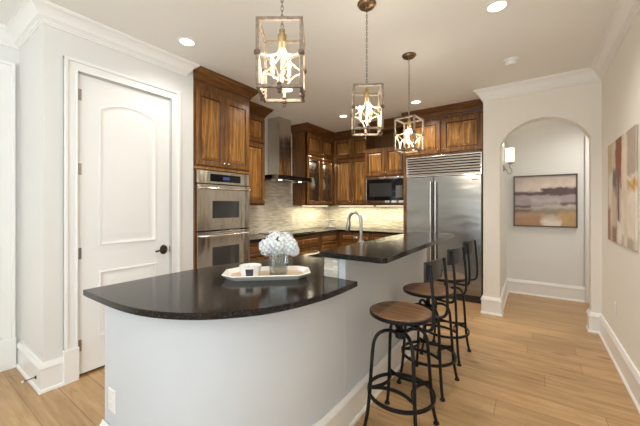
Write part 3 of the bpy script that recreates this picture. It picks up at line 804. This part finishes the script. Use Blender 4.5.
b = MB(); b.sweep(bc + [(-.94, ISY)], [(0, .0)]+[(o, z) for o, z in BP[1:-1]]+[(0, .20)], 1); b.build('baseboard', trim_m, isl, smooth='auto')
# lower granite top with sink cut-out
tp = smooth_curve(top_pts)
poly = tp + [(-.8685, 1.602)][:0] + [(-1.10, 1.68), (-1.10, ISY+.03), (-1.70, ISY+.03), (-1.70, 2.06), (-1.80, 1.82), (-1.89, 1.62), (-1.94, 1.40), (-1.952, 1.15)]
tp2 = [p for p in tp if p[1] <= 1.60] + [(-.846, 1.601), (-1.0975, 1.601), (-1.0975, ISY+.03), (-1.70, ISY+.03), (-1.70, 2.10), (-1.79, 1.86), (-1.88, 1.64), (-1.935, 1.42), (-1.952, 1.18)]
b = MB(); b.prism(tp2, .8842, .9145, .004)
lt = b.build('island_worktop', granite, smooth=False)
tag(lt, 'lower dark granite island top with a sweeping curved front edge', 'worktop')
cut = MB().box(-1.64, -1.30, 2.15, 2.85, .80, 1.0).build('cutter', granite)
bo = lt.modifiers.new('b', 'BOOLEAN'); bo.operation = 'DIFFERENCE'; bo.object = cut; bo.solver = 'EXACT'
bpy.context.view_layer.update()
dg = bpy.context.evaluated_depsgraph_get(); me = bpy.data.meshes.new_from_object(lt.evaluated_get(dg))
lt.modifiers.clear(); lt.data = me; bpy.data.objects.remove(cut)
# same recess in the island body
ib = [o for o in isl.children if o.name.startswith('body')][0]
cut = MB().box(-1.655, -1.285, 2.135, 2.865, .66, 1.0).build('cutter', granite)
bo = ib.modifiers.new('b', 'BOOLEAN'); bo.operation = 'DIFFERENCE'; bo.object = cut; bo.solver = 'EXACT'
bpy.context.view_layer.update()
dg = bpy.context.evaluated_depsgraph_get(); me = bpy.data.meshes.new_from_object(ib.evaluated_get(dg))
ib.modifiers.clear(); ib.data = me; bpy.data.objects.remove(cut)
sk = MB()
def loop(x0, x1, y0, y1, z): return [(x0, y0, z), (x1, y0, z), (x1, y1, z), (x0, y1, z)]
sk.rings([loop(-1.652, -1.288, 2.138, 2.862, .8835), loop(-1.642, -1.298, 2.148, 2.852, .8835), loop(-1.63, -1.31, 2.16, 2.84, .70), loop(-1.50, -1.44, 2.47, 2.53, .69)])
sk = sk.build('sink_basin', steel); tag(sk, 'stainless sink basin set in the island behind the bar', 'sink')
# bar top
bx0, bx1, by0, by1 = -1.115, -.665, 1.575, 3.43
def rrect(x0, x1, y0, y1, r, n=5):
    out = []
    for cx_, cy_, a0 in ((x1-r, y0+r, -90), (x1-r, y1-r, 0), (x0+r, y1-r, 90), (x0+r, y0+r, 180)):
        for k in range(n+1):
            a = math.radians(a0+90*k/n); out.append((cx_+r*math.cos(a), cy_+r*math.sin(a)))
    return out
b = MB(); b.prism(rrect(bx0, bx1, by0, by1, .03), 1.0385, 1.07, .004)
tag(b.build('raised_worktop', granite), 'raised dark granite bar top where the stools stand', 'worktop')
outlet_c = Vector((-1.81, .695, .34))
outlet(outlet_c+Vector((0, -.0003, 0)), (1, 0, 0), (0, -1, 0), white_pl, 'white outlet on the curved end of the island')

# tap
tx, ty = -1.20, 2.335
tf = empty('kitchen_tap', (tx, ty, .915), 'brushed nickel gooseneck tap behind the raised bar', 'tap')
b = MB(); b.lathe([(.028, 0), (.028, .01), (.020, .02), (.019, .13), (.026, .135), (.026, .143), (.017, .15), (.016, .17)], (tx, ty, .915), 18); b.build('body', nickel, tf, smooth='auto')
dv = Vector((-.98, .05, 0)).normalized(); pts = [Vector((tx, ty, 1.06)), Vector((tx, ty, 1.20))]
for k in range(1, 13):
    a = PI*k/12; pts.append(Vector((tx, ty, 1.225)) + dv*(.062*(1-math.cos(a))) + Vector((0, 0, .075*math.sin(a))))
b = MB(); b.tube(pts, .0135, 12); b.build('gooseneck', nickel, tf, smooth='auto')
e = pts[-1]
b = MB(); b.tube([e, e+Vector((0, 0, -.02)), e+dv*.006+Vector((0, 0, -.05)), e+dv*.01+Vector((0, 0, -.085))], [.0145, .018, .021, .018], 12); b.build('spray_head', nickel, tf, smooth='auto')
b = MB(); b.tube([(tx+.01, ty, .99), (tx+.04, ty+.03, 1.0), (tx+.07, ty+.05, 1.015)], .006, 8); b.build('lever', nickel, tf, smooth='auto')

# ------------------------------------------------------------------ tray, candle, vase with hydrangeas
FW = Vector((-math.sin(YAW), math.cos(YAW), 0)); RT = Vector((math.cos(YAW), math.sin(YAW), 0))
def at(dep, u): return FW*dep + RT*((u-320)/306*dep)
tc_ = at(1.93, 267.5)
tr = empty('serving_tray', (tc_.x, tc_.y, .915), 'white octagonal serving tray with a light wood inside on the island', 'tray', rotz=YAW+math.radians(7))
def octo(hx, hy, c): return [(-hx+c, -hy), (hx-c, -hy), (hx, -hy+c), (hx, hy-c), (hx-c, hy), (-hx+c, hy), (-hx, hy-c), (-hx, -hy+c)]
hx, hy_ = .268, .145
lp = lambda d, c, z: [(x, y, z) for x, y in octo(hx-d, hy_-d, c)]
b = MB(); b.rings([lp(.035, .05, 0), lp(.0, .07, .030), lp(.004, .068, .034), lp(.012, .064, .033), lp(.040, .05, .010)])
def local(mb, name, mat, parent, smooth=False):
    """mesh given in the parent's own coordinates"""
    bmesh.ops.recalc_face_normals(mb.bm, faces=mb.bm.faces)
    me = bpy.data.meshes.new(name); mb.bm.to_mesh(me); mb.bm.free(); me.materials.append(mat)
    if smooth:
        for f in me.polygons: f.use_smooth = True
        if smooth == 'auto': me.set_sharp_from_angle(angle=math.radians(38))
    o = bpy.data.objects.new(name, me); C.objects.link(o); o.parent = parent; return o
local(b, 'shell', ceramic, tr)
b = MB(); b.prism(octo(hx-.043, hy_-.043, .048), .0102, .0125); local(b, 'inlay', tray_in, tr)
# candle
cp_ = at(1.86, 250.5)
cd = empty('jar_candle', (cp_.x, cp_.y, .9285), 'wide white jar candle with a charcoal square label', 'candle', rotz=YAW+.12)
b = MB(); b.lathe([(.050, 0), (.054, .003), (.067, .066), (.067, .070), (.063, .070), (.062, .055), (0, .054)], (0, 0, 0), 28); local(b, 'jar', wax_m, cd, 'auto')
b = MB()
lab = []
for k in range(7):
    a = -PI/2 + (k-3)/3*.36
    lab.append(a)
b.rings([[(math.cos(a)*.0568, math.sin(a)*.0568, .007) for a in lab]+[(math.cos(a)*.0550, math.sin(a)*.0550, .007) for a in reversed(lab)],
         [(math.cos(a)*.0662, math.sin(a)*.0662, .056) for a in lab]+[(math.cos(a)*.0640, math.sin(a)*.0640, .056) for a in reversed(lab)]]); local(b, 'label_patch', label_m, cd)
b = MB()
for k in range(3): b.tube([(math.cos(k*2.1)*.025, math.sin(k*2.1)*.025, .054), (math.cos(k*2.1)*.025, math.sin(k*2.1)*.025, .063)], .0012, 5)
local(b, 'wick', rubber, cd)
# vase
vp = at(1.935, 278.8)
vs = empty('glass_vase', (vp.x, vp.y, .9285), 'square clear glass vase with beige pebbles on the tray', 'vase', rotz=YAW)
def sq(h, z): return [(-h, -h, z), (h, -h, z), (h, h, z), (-h, h, z)]
b = MB(); b.rings([sq(.050, 0), sq(.056, .135), sq(.053, .135), sq(.047, .008)]); local(b, 'glass_body', vase_glass, vs)
b = MB()
for k in range(90):
    q = .040
    b.ball((random.uniform(-q, q), random.uniform(-q, q), .012+random.random()*.035), random.uniform(.005, .009), 1, (1, 1, .7))
o = local(b, 'pebble_fill', pebble_m, vs, True); o['kind'] = 'stuff'
fb = empty('hydrangea_bouquet', (vp.x, vp.y, .975), 'white hydrangea bouquet standing in the square vase', 'flowers', rotz=YAW)
b = MB()
for k in range(9):
    a = k*.7; b.tube([(math.cos(a)*.02, math.sin(a)*.02, 0), (math.cos(a+1)*.035, math.sin(a+1)*.035, .09), (math.cos(a+1)*.05, math.sin(a+1)*.05, .13)], .004, 6)
local(b, 'stems', stem_m, fb, True)
heads = [((-.075, -.02, .135), .062), ((.0, -.055, .155), .066), ((.08, -.02, .135), .060), ((-.03, .03, .180), .064), ((.045, .03, .175), .062), ((.105, .01, .105), .038), ((-.055, .06, .14), .055), ((.07, .07, .13), .052)]
heads = [((c[0]*.88, c[1]*.88, (c[2]-.12)*.84+.113), r_*.88) for c, r_ in heads]
for (c, r) in heads:
    b = MB(); n = 60
    for k in range(n):
        z = 1-2*(k+.5)/n; a = k*2.39996; rr = math.sqrt(1-z*z)
        d = Vector((rr*math.cos(a), rr*math.sin(a), z))
        cc_ = Vector(c)+d*r*random.uniform(.86, 1.05); ux = d.orthogonal().normalized(); uy = d.cross(ux)
        t0 = random.random()*PI; s = random.uniform(.010, .0135)
        for j in range(4):
            t = t0+j*PI/2; p = ux*math.cos(t)+uy*math.sin(t); q = d.cross(p)
            b.quad(cc_, cc_+p*s*.55+q*s*.5+d*random.uniform(0, .006), cc_+p*s*1.15+d*random.uniform(-.003, .005), cc_+p*s*.55-q*s*.5+d*.003)
    nf = len(b.bm.faces)
    b.ball(c, r*.84, 2)
    fh = local(b, 'flower_head', petal_m, fb); fh.data.materials.append(petal_in)
    for i in range(nf, len(fh.data.polygons)): fh.data.polygons[i].material_index = 1
for (px, py, pz) in ((-.005, -.065, .150), (.004, -.058, .178)):
    b = MB(); b.rings([[(px-.004, py-.03, pz-.03), (px+.014, py-.028, pz-.005), (px+.004, py-.02, pz+.026), (px-.012, py-.026, pz)], [(px-.004, py-.027, pz-.03), (px+.014, py-.025, pz-.005), (px+.004, py-.017, pz+.026), (px-.012, py-.023, pz)]])
    local(b, 'leaf', leaf_m, fb)

# ------------------------------------------------------------------ bar stools
def make_stool():
    r = empty('bar_stool', (0, 0, 0))
    b = MB(); b.lathe([(0, .700), (.178, .700), (.181, .704), (.181, .716), (.176, .7205), (0, .722)], (0, 0, 0), 40); local(b, 'seat', seat_m, r, 'auto')
    b = MB(); b.lathe([(.150, .694), (.186, .694), (.188, .697), (.188, .714), (.1815, .716), (.1815, .699), (.150, .699)][::-1], (0, 0, 0), 40)
    b.bm.faces.ensure_lookup_table(); local(b, 'seat_rim', iron, r, 'auto')
    b = MB(); b.lathe([(.012, .555), (.013, .56), (.013, .67), (.07, .685), (.07, .6935)], (0, 0, 0), 16)
    for k in range(5): b.lathe([(.013, 0), (.017, .004), (.013, .008)], (0, 0, .60+k*.014), 12)
    local(b, 'screw_post', iron, r, 'auto')
    b = MB(); b.lathe([(.022, .55), (.034, .555), (.034, .595), (.022, .60)], (0, 0, 0), 18)
    local(b, 'hub', iron, r, 'auto')
    for k in range(4):
        a = PI/4+k*PI/2; d = Vector((math.cos(a), math.sin(a), 0)); z = Vector((0, 0, 1))
        ctl = [(.02, .578), (.06, .598), (.10, .60), (.142, .583), (.168, .54), (.178, .47), (.187, .36), (.197, .22), (.212, .10), (.232, .012)]
        pts = smooth_curve(ctl, 3)
        b = MB(); b.tube([d*p[0]+z*p[1] for p in pts], .0105, 10)
        lg = local(b, 'leg', iron, r, 'auto')
        b = MB(); b.lathe([(.017, 0), (.019, .004), (.016, .014), (.011, .02)], d*.2325, 14); local(b, 'foot_pad', iron, lg, 'auto')
    R0 = .196
    b = MB(); b.tube([(R0*math.cos(t*PI/20), R0*math.sin(t*PI/20), .222) for t in range(40)], 1, 4, True, flat=(.009, .013)); local(b, 'foot_ring', iron, r, 'auto')
    for k in range(4):
        a0 = PI/4+k*PI/2; a1 = a0+PI/2
        p0 = Vector((math.cos(a0), math.sin(a0), 0))*.182; p1 = Vector((math.cos(a1), math.sin(a1), 0))*.182; mid = (p0+p1)/2
        pts = []
        for j in range(13):
            t = j/12; p = p0.lerp(p1, t); bow = 4*t*(1-t)
            pts.append(p - mid.normalized()*.05*bow + Vector((0, 0, .262)))
        b = MB(); b.tube(pts, 1, 4, False, flat=(.005, .014)); local(b, 'brace', iron, r, 'auto')
    # back: two posts curling from beneath the seat, curved plate
    for s in (-1, 1):
        ctl = [(.06, .682), (.14, .680), (.20, .682), (.228, .70), (.238, .745), (.236, .85), (.228, .95), (.222, 1.02), (.221, 1.045)]
        pts = smooth_curve(ctl, 3)
        b = MB(); b.tube([(p[0]*1.0, s*(.085+.05*min(1, max(0, (p[0]-.06)/.17))), p[1]) for p in pts], .009, 10); local(b, 'back_post', iron, r, 'auto')
    inner, outer = [], []
    for k in range(13):
        y = -.150+.30*k/12; x = .236-(y/.150)**2*.028
        inner.append((x-.018, y)); outer.append((x-.006, y))
    b = MB(); b.prism(inner+outer[::-1], .945, 1.056, .003); bp = local(b, 'back_plate', plate_m, r, 'auto')
    for s in (-1, 1):
        for z in (.965, 1.03):
            b = MB(); b.ball((.207, s*.135, z), .006, 1)
            local(b, 'rivet', iron, bp, True)
    return r
st0 = make_stool()
stools = [((-.665, 1.82), -.04, 'wood-seat black iron bar stool nearest the viewer'), ((-.665, 2.42), -.10, 'middle wood-seat black iron bar stool at the bar'), ((-.665, 2.99), -.08, 'wood-seat black iron bar stool farthest along, nearest the refrigerator')]
allst = [st0, copy_tree(st0), copy_tree(st0)]
for o, (p, rz, lab) in zip(allst, stools):
    o.location = (p[0], p[1], 0); o.rotation_euler = (0, 0, rz); tag(o, lab, 'bar stool', 'bar stools along the raised bar')

# ------------------------------------------------------------------ lantern pendants
def make_lantern(chain_top):
    r = empty('lantern_pendant', (0, 0, 0))     # origin on the ceiling
    W, T, B, t = .098, -.625, -.925, .0075       # half width, top, bottom (below ceiling)
    for sx in (-1, 1):
        for sy in (-1, 1):
            MBx = MB(); MBx.box(sx*W-t, sx*W+t, sy*W-t, sy*W+t, B, T, .0015); local(MBx, 'corner_post', lant_m, r)
    for z in (T, B):
        b = MB()
        for s in (-1, 1):
            b.box(-W-t, W+t, s*W-t, s*W+t, z-t, z+t, .0015); b.box(s*W-t, s*W+t, -W+t, W-t, z-t, z+t, .0015)
        local(b, 'top_frame' if z == T else 'bottom_frame', lant_m, r)
    H = (T+B)/2
    # quarter-circle arcs on the faces (concave star)
    for k in range(4):
        m = Matrix.Rotation(k*PI/2, 3, 'Z'); b = MB()
        hh = (T-B)/2
        for s in (-1, 1):
            pts = []
            for j in range(10):
                a = PI/2*j/9
                pts.append(m @ Vector((s*W*(1-math.cos(a)), -W, B+.008+(hh-.02)*math.sin(a))))
            b.tube(pts, 1, 6, False, flat=(.0058, .0045))
        # arm flaring from the hub out to the corner rosette
        c_ = m @ Vector((-W, -W, 0)); ctl = [(.09, T-.055), (.12, T-.085), (.22, T-.118), (.42, H+.016), (.70, H+.002), (1.0, H)]
        b.tube([Vector((c_.x*f_, c_.y*f_, z_)) for f_, z_ in smooth_curve(ctl, 3)], 1, 6, False, flat=(.0058, .0045))
        local(b, 'scroll_arm', arm_m, r, 'auto')
        b = MB()
        for s in (-1,):
            b.ball(m @ Vector((s*W, -W, H+.0)), .0165, 2, (1, 1, 1))
        local(b, 'rosette', knob_m, r, True)
        b = MB(); p = m @ Vector((0, -W, B))
        b.lathe([(0, -.036), (.007, -.032), (.010, -.026), (.005, -.020), (.012, -.014), (.015, -.006), (.010, .004), (.016, .010), (.010, .018), (0, .02)], p, 12)
        local(b, 'finial', knob_m, r, 'auto')
    # hub with candle arms
    b = MB(); b.lathe([(0, T-.085), (.010, T-.083), (.012, T-.06), (.016, T-.05), (.021, T-.04), (.021, T-.02), (.013, T-.012), (.014, T+.006), (.006, T+.012), (0, T+.012)], (0, 0, 0), 18)
    local(b, 'hub', M('aged_gold_hub', (.30, .21, .09), .45, .5), r, 'auto')
    b = MB(); b.lathe([(0, B+.02), (.008, B+.022), (.006, B+.05), (.010, B+.06), (.005, B+.07), (.005, T-.09), (0, T-.09)], (0, 0, 0), 10); local(b, 'centre_stem', arm_m, r, 'auto')
    for k in range(3):
        a = k*2*PI/3 + .9; d = Vector((math.cos(a), math.sin(a), 0)); z = Vector((0, 0, 1)); zc = B+.085
        b = MB(); b.tube([z*zc, d*.02+z*(zc-.012), d*.042+z*(zc-.008), d*.05+z*(zc+.012)], .0035, 8)
        b.lathe([(.004, 0), (.013, .004), (.013, .008), (.0085, .010), (.0085, .045), (0, .046)], d*.05+z*(zc+.01), 12); ar = local(b, 'candle_arm', arm_m, r, 'auto')
        b = MB(); b.lathe([(.006, 0), (.009, .010), (.0105, .020), (.007, .036), (.002, .050), (0, .051)], d*.05+z*(zc+.056), 12); local(b, 'bulb', bulb_e, ar, True)
    return r
def chain(r, z0, z1):
    n = int(abs(z0-z1)/.021)
    b = MB()
    for k in range(n):
        zc = z0-(k+.5)*(z0-z1)/n; h = .0155; w_ = .006
        pts = []
        for j in range(12):
            a = 2*PI*j/12; x = w_*math.cos(a); z = h*math.sin(a)
            pts.append((x, 0, zc+z) if k % 2 == 0 else (0, x, zc+z))
        b.tube(pts, .0019, 5, True)
    local(b, 'chain', M('dull_steel_chain', (.25, .235, .21), .4, .8), r, True)
lp0 = make_lantern(0)
b = MB(); b.lathe([(.066, 0), (.068, -.006), (.060, -.014), (.056, -.022), (.032, -.028), (.014, -.032), (.010, -.045), (0, -.046)], (0, 0, 0), 28); local(b, 'canopy', bronze, lp0, 'auto')
chain(lp0, -.040, -.612)
lanterns = [lp0, copy_tree(lp0), copy_tree(lp0)]
for o, y, rz, lab in zip(lanterns, (1.10, 2.01, 2.93), (YAW, YAW-.06, YAW+PI/4+.06), ('open lantern pendant nearest the viewer, above the curved counter', 'middle open lantern pendant, hanging over the bar', 'farthest open lantern pendant, seen corner-on before the cabinets')):
    o.location = (-.987, y, CEIL); o.rotation_euler = (0, 0, rz); tag(o, lab, 'pendant light', 'lantern pendants over the island')
    light('pendant_light', 'POINT', (-.987, y, CEIL-.80), 4.5, (1, .90, .76), shadow_soft_size=.08)

# ------------------------------------------------------------------ recessed lights, detector
wh = ['recessed ceiling light in front of the pantry wall, above the oven cabinet', 'recessed ceiling light seen through the nearest lantern', 'recessed ceiling light in the far left of the kitchen, before the corner cabinets', 'recessed ceiling light in front of the refrigerator cabinets',
      'recessed ceiling light at the top edge, right of the lanterns', 'recessed ceiling light above the aisle near the viewer', 'recessed ceiling light in the living room on the right', 'recessed ceiling light in the living room on the left']
for (x, y), lab in zip(CANS, wh):
    r = empty('recessed_light', (x, y, CEIL), lab, 'ceiling light', 'recessed ceiling lights')
    MB().lathe([(.058, -.001), (.062, -.006), (.082, -.004), (.084, -.0005)], (x, y, CEIL), 28).build('trim_ring', white_pl, r, smooth='auto')
    MB().lathe([(0, -.0075), (.055, -.0075), (.06, -.003)], (x, y, CEIL), 24).build('lens', can_e, r)
r = empty('smoke_detector', (-.18, 3.61, CEIL), 'white round smoke detector on the ceiling', 'smoke detector')
MB().lathe([(.0, -.055), (.04, -.055), (.052, -.044), (.056, -.02), (.066, -.016), (.068, 0)], (-.18, 3.61, CEIL), 28).build('cover', white_pl, r, smooth='auto')
MB().tube([(-.18+.057*math.cos(t*PI/12), 3.61+.057*math.sin(t*PI/12), CEIL-.018) for t in range(24)], .002, 5, True).build('vent_slot', kb, r)

# ------------------------------------------------------------------ hall: painting, sconce; right wall canvas; door stop
land = painting('landscape_painting', (.62, .52, .46), [
    (-.1, 1.1, .86, 1.2, (.50, .43, .39), .10), (-.1, 1.1, .70, .80, (.66, .58, .54), .05), (.2, 1.2, .72, .9, (.70, .60, .52), .10),
    (-.2, 1.2, .60, .69, (.14, .095, .095), .02), (.45, 1.3, .64, .76, (.12, .085, .09), .02),
    (-.1, 1.2, .38, .60, (.40, .345, .37), .03), (.3, .75, .48, .54, (.55, .49, .47), .04),
    (-.1, .5, .36, .41, (.10, .08, .06), .02), (.3, 1.2, .34, .40, (.62, .56, .52), .03), (.75, 1.2, .42, .46, (.16, .11, .08), .02),
    (-.1, 1.2, .22, .36, (.30, .27, .20), .05), (-.1, .25, .26, .31, (.11, .09, .09), .03), (-.1, .5, -.2, .24, (.45, .27, .16), .08), (.72, 1.2, -.2, .28, (.50, .33, .16), .06), (.48, .75, -.1, .12, (.78, .70, .62), .04)],
    nscale=7, warp=(.06, .035))
pt = empty('landscape_painting', (.135, YH, 1.05), 'framed brown and mauve landscape painting on the hall wall', 'painting')
px0, px1, pz0, pz1 = -.250, .520, 1.045, 1.82
fm_ = M('dark_bronze_frame', (.10, .08, .06), .4, .3)
b = MB(); t_ = .018
for q in ((px0, px1, pz0, pz0+t_), (px0, px1, pz1-t_, pz1), (px0, px0+t_, pz0+t_, pz1-t_), (px1-t_, px1, pz0+t_, pz1-t_)): b.box(q[0], q[1], YH-.042, YH-.002, q[2], q[3], .002)
b.build('frame', fm_, pt)
MB().box(px0+t_, px1-t_, YH-.030, YH-.006, pz0+t_, pz1-t_).build('canvas', land, pt)
abst = painting('abstract_painting', (.66, .55, .43), [
    (-.1, .30, .55, 1.2, (.44, .36, .29), .02), (.05, .40, -.1, .55, (.46, .40, .33), .05), (.0, .46, .10, .62, (.78, .70, .60), .02), (.30, .45, .42, 1.1, (.72, .60, .46), .03),
    (.42, .66, .50, 1.2, (.27, .085, .035), .02), (.46, .64, .18, .60, (.55, .40, .31), .04), (.40, .60, .02, .20, (.80, .73, .64), .02), (.60, .78, .45, .72, (.14, .13, .15), .03),
    (.66, .86, .20, .52, (.62, .50, .42), .04), (.80, .92, .2, .85, (.80, .72, .60), .02), (.86, 1.1, -.1, .35, (.38, .20, .14), .03), (.80, 1.1, .70, 1.1, (.58, .46, .29), .03), (-.1, .26, .50, .57, (.55, .30, .07), .03), (.24, .34, -.1, 1.2, (.74, .64, .52), .015), (.52, .57, .2, .62, (.05, .04, .045), .02), (.60, .80, -.1, .14, (.30, .17, .13), .03)],
    nscale=6, warp=(.03, .045), axes=('Y', 'Z'))
cv = empty('abstract_canvas', (XR, 3.38, 1.05), 'unframed abstract canvas in rust, beige and cream on the right wall', 'painting')
MB().box(XR-.016, XR-.002, 3.0, 3.954, 1.042, 1.925, .003).build('canvas', abst, cv)
b = MB()
for q in ((3.02, 3.92, 1.08, 1.11), (3.02, 3.92, 1.86, 1.89)): b.box(XR-.0019, XR-.0003, *q)
b.build('stretcher', wood_in, cv)
# sconce on the side wall of the hall
sx, sy = AX0-.008, 5.04
sc_ = empty('wall_sconce', (sx, sy, 1.88), 'lit glass wall sconce with a curled metal arm inside the arch', 'wall light')
b = MB(); b.lathe([(.0, .022), (.02, .020), (.045, .008), (.05, .001)][::-1], (sx, sy, 1.89), 20, 'x'); b.build('backplate', nickel, sc_, smooth='auto')
b = MB(); b.tube([(sx+.015, sy, 1.89), (sx+.04, sy, 1.86), (sx+.055, sy, 1.82), (sx+.085, sy, 1.80), (sx+.105, sy, 1.825), (sx+.10, sy, 1.87), (sx+.078, sy, 1.90), (sx+.078, sy, 1.95)], .007, 10); b.build('arm', nickel, sc_, smooth='auto')
b = MB(); b.lathe([(.01, 1.945), (.05, 1.96), (.052, 1.966), (.02, 1.972), (0, 1.972)], (sx+.078, sy, 0), 18); b.build('cup', nickel, sc_, smooth='auto')
b = MB(); b.lathe([(.0, 1.975), (.050, 1.975), (.055, 1.985), (.055, 2.165), (.051, 2.165), (.05, 1.99), (0, 1.985)], (sx+.078, sy, 0), 24); b.build('shade', shade_e, sc_, smooth='auto')
light('sconce_light', 'POINT', (sx+.078, sy, 2.10), 3, (1, .86, .62), shadow_soft_size=.04)
light('hall_fill', 'SPOT', (.9, 5.0, CEIL-.03), 34, (1, .94, .86), (0, .1, 0), spot_size=2.4, spot_blend=.9, shadow_soft_size=.08)  # unseen fill without a fixture, set to brighten the hall
# door stop
dsx, dsz = -3.03, .085
dt = empty('door_stop', (dsx, YN-.019, dsz), 'small spring door stop on the baseboard of the return wall', 'door stop')
b = MB(); b.lathe([(.013, 0), (.012, -.006), (.006, -.008)], (dsx, YN-.0195, dsz), 12, 'y')
pts = [(dsx+.005*math.cos(t*.9), YN-.027-t*.00075, dsz+.005*math.sin(t*.9)) for t in range(80)]
b.tube(pts, .0012, 5); b.build('spring', dk_bronze, dt, smooth='auto')
MB().lathe([(.008, 0), (.008, -.012), (.0, -.014)], (dsx, YN-.087, dsz), 12, 'y').build('tip', white_pl, dt, smooth='auto')
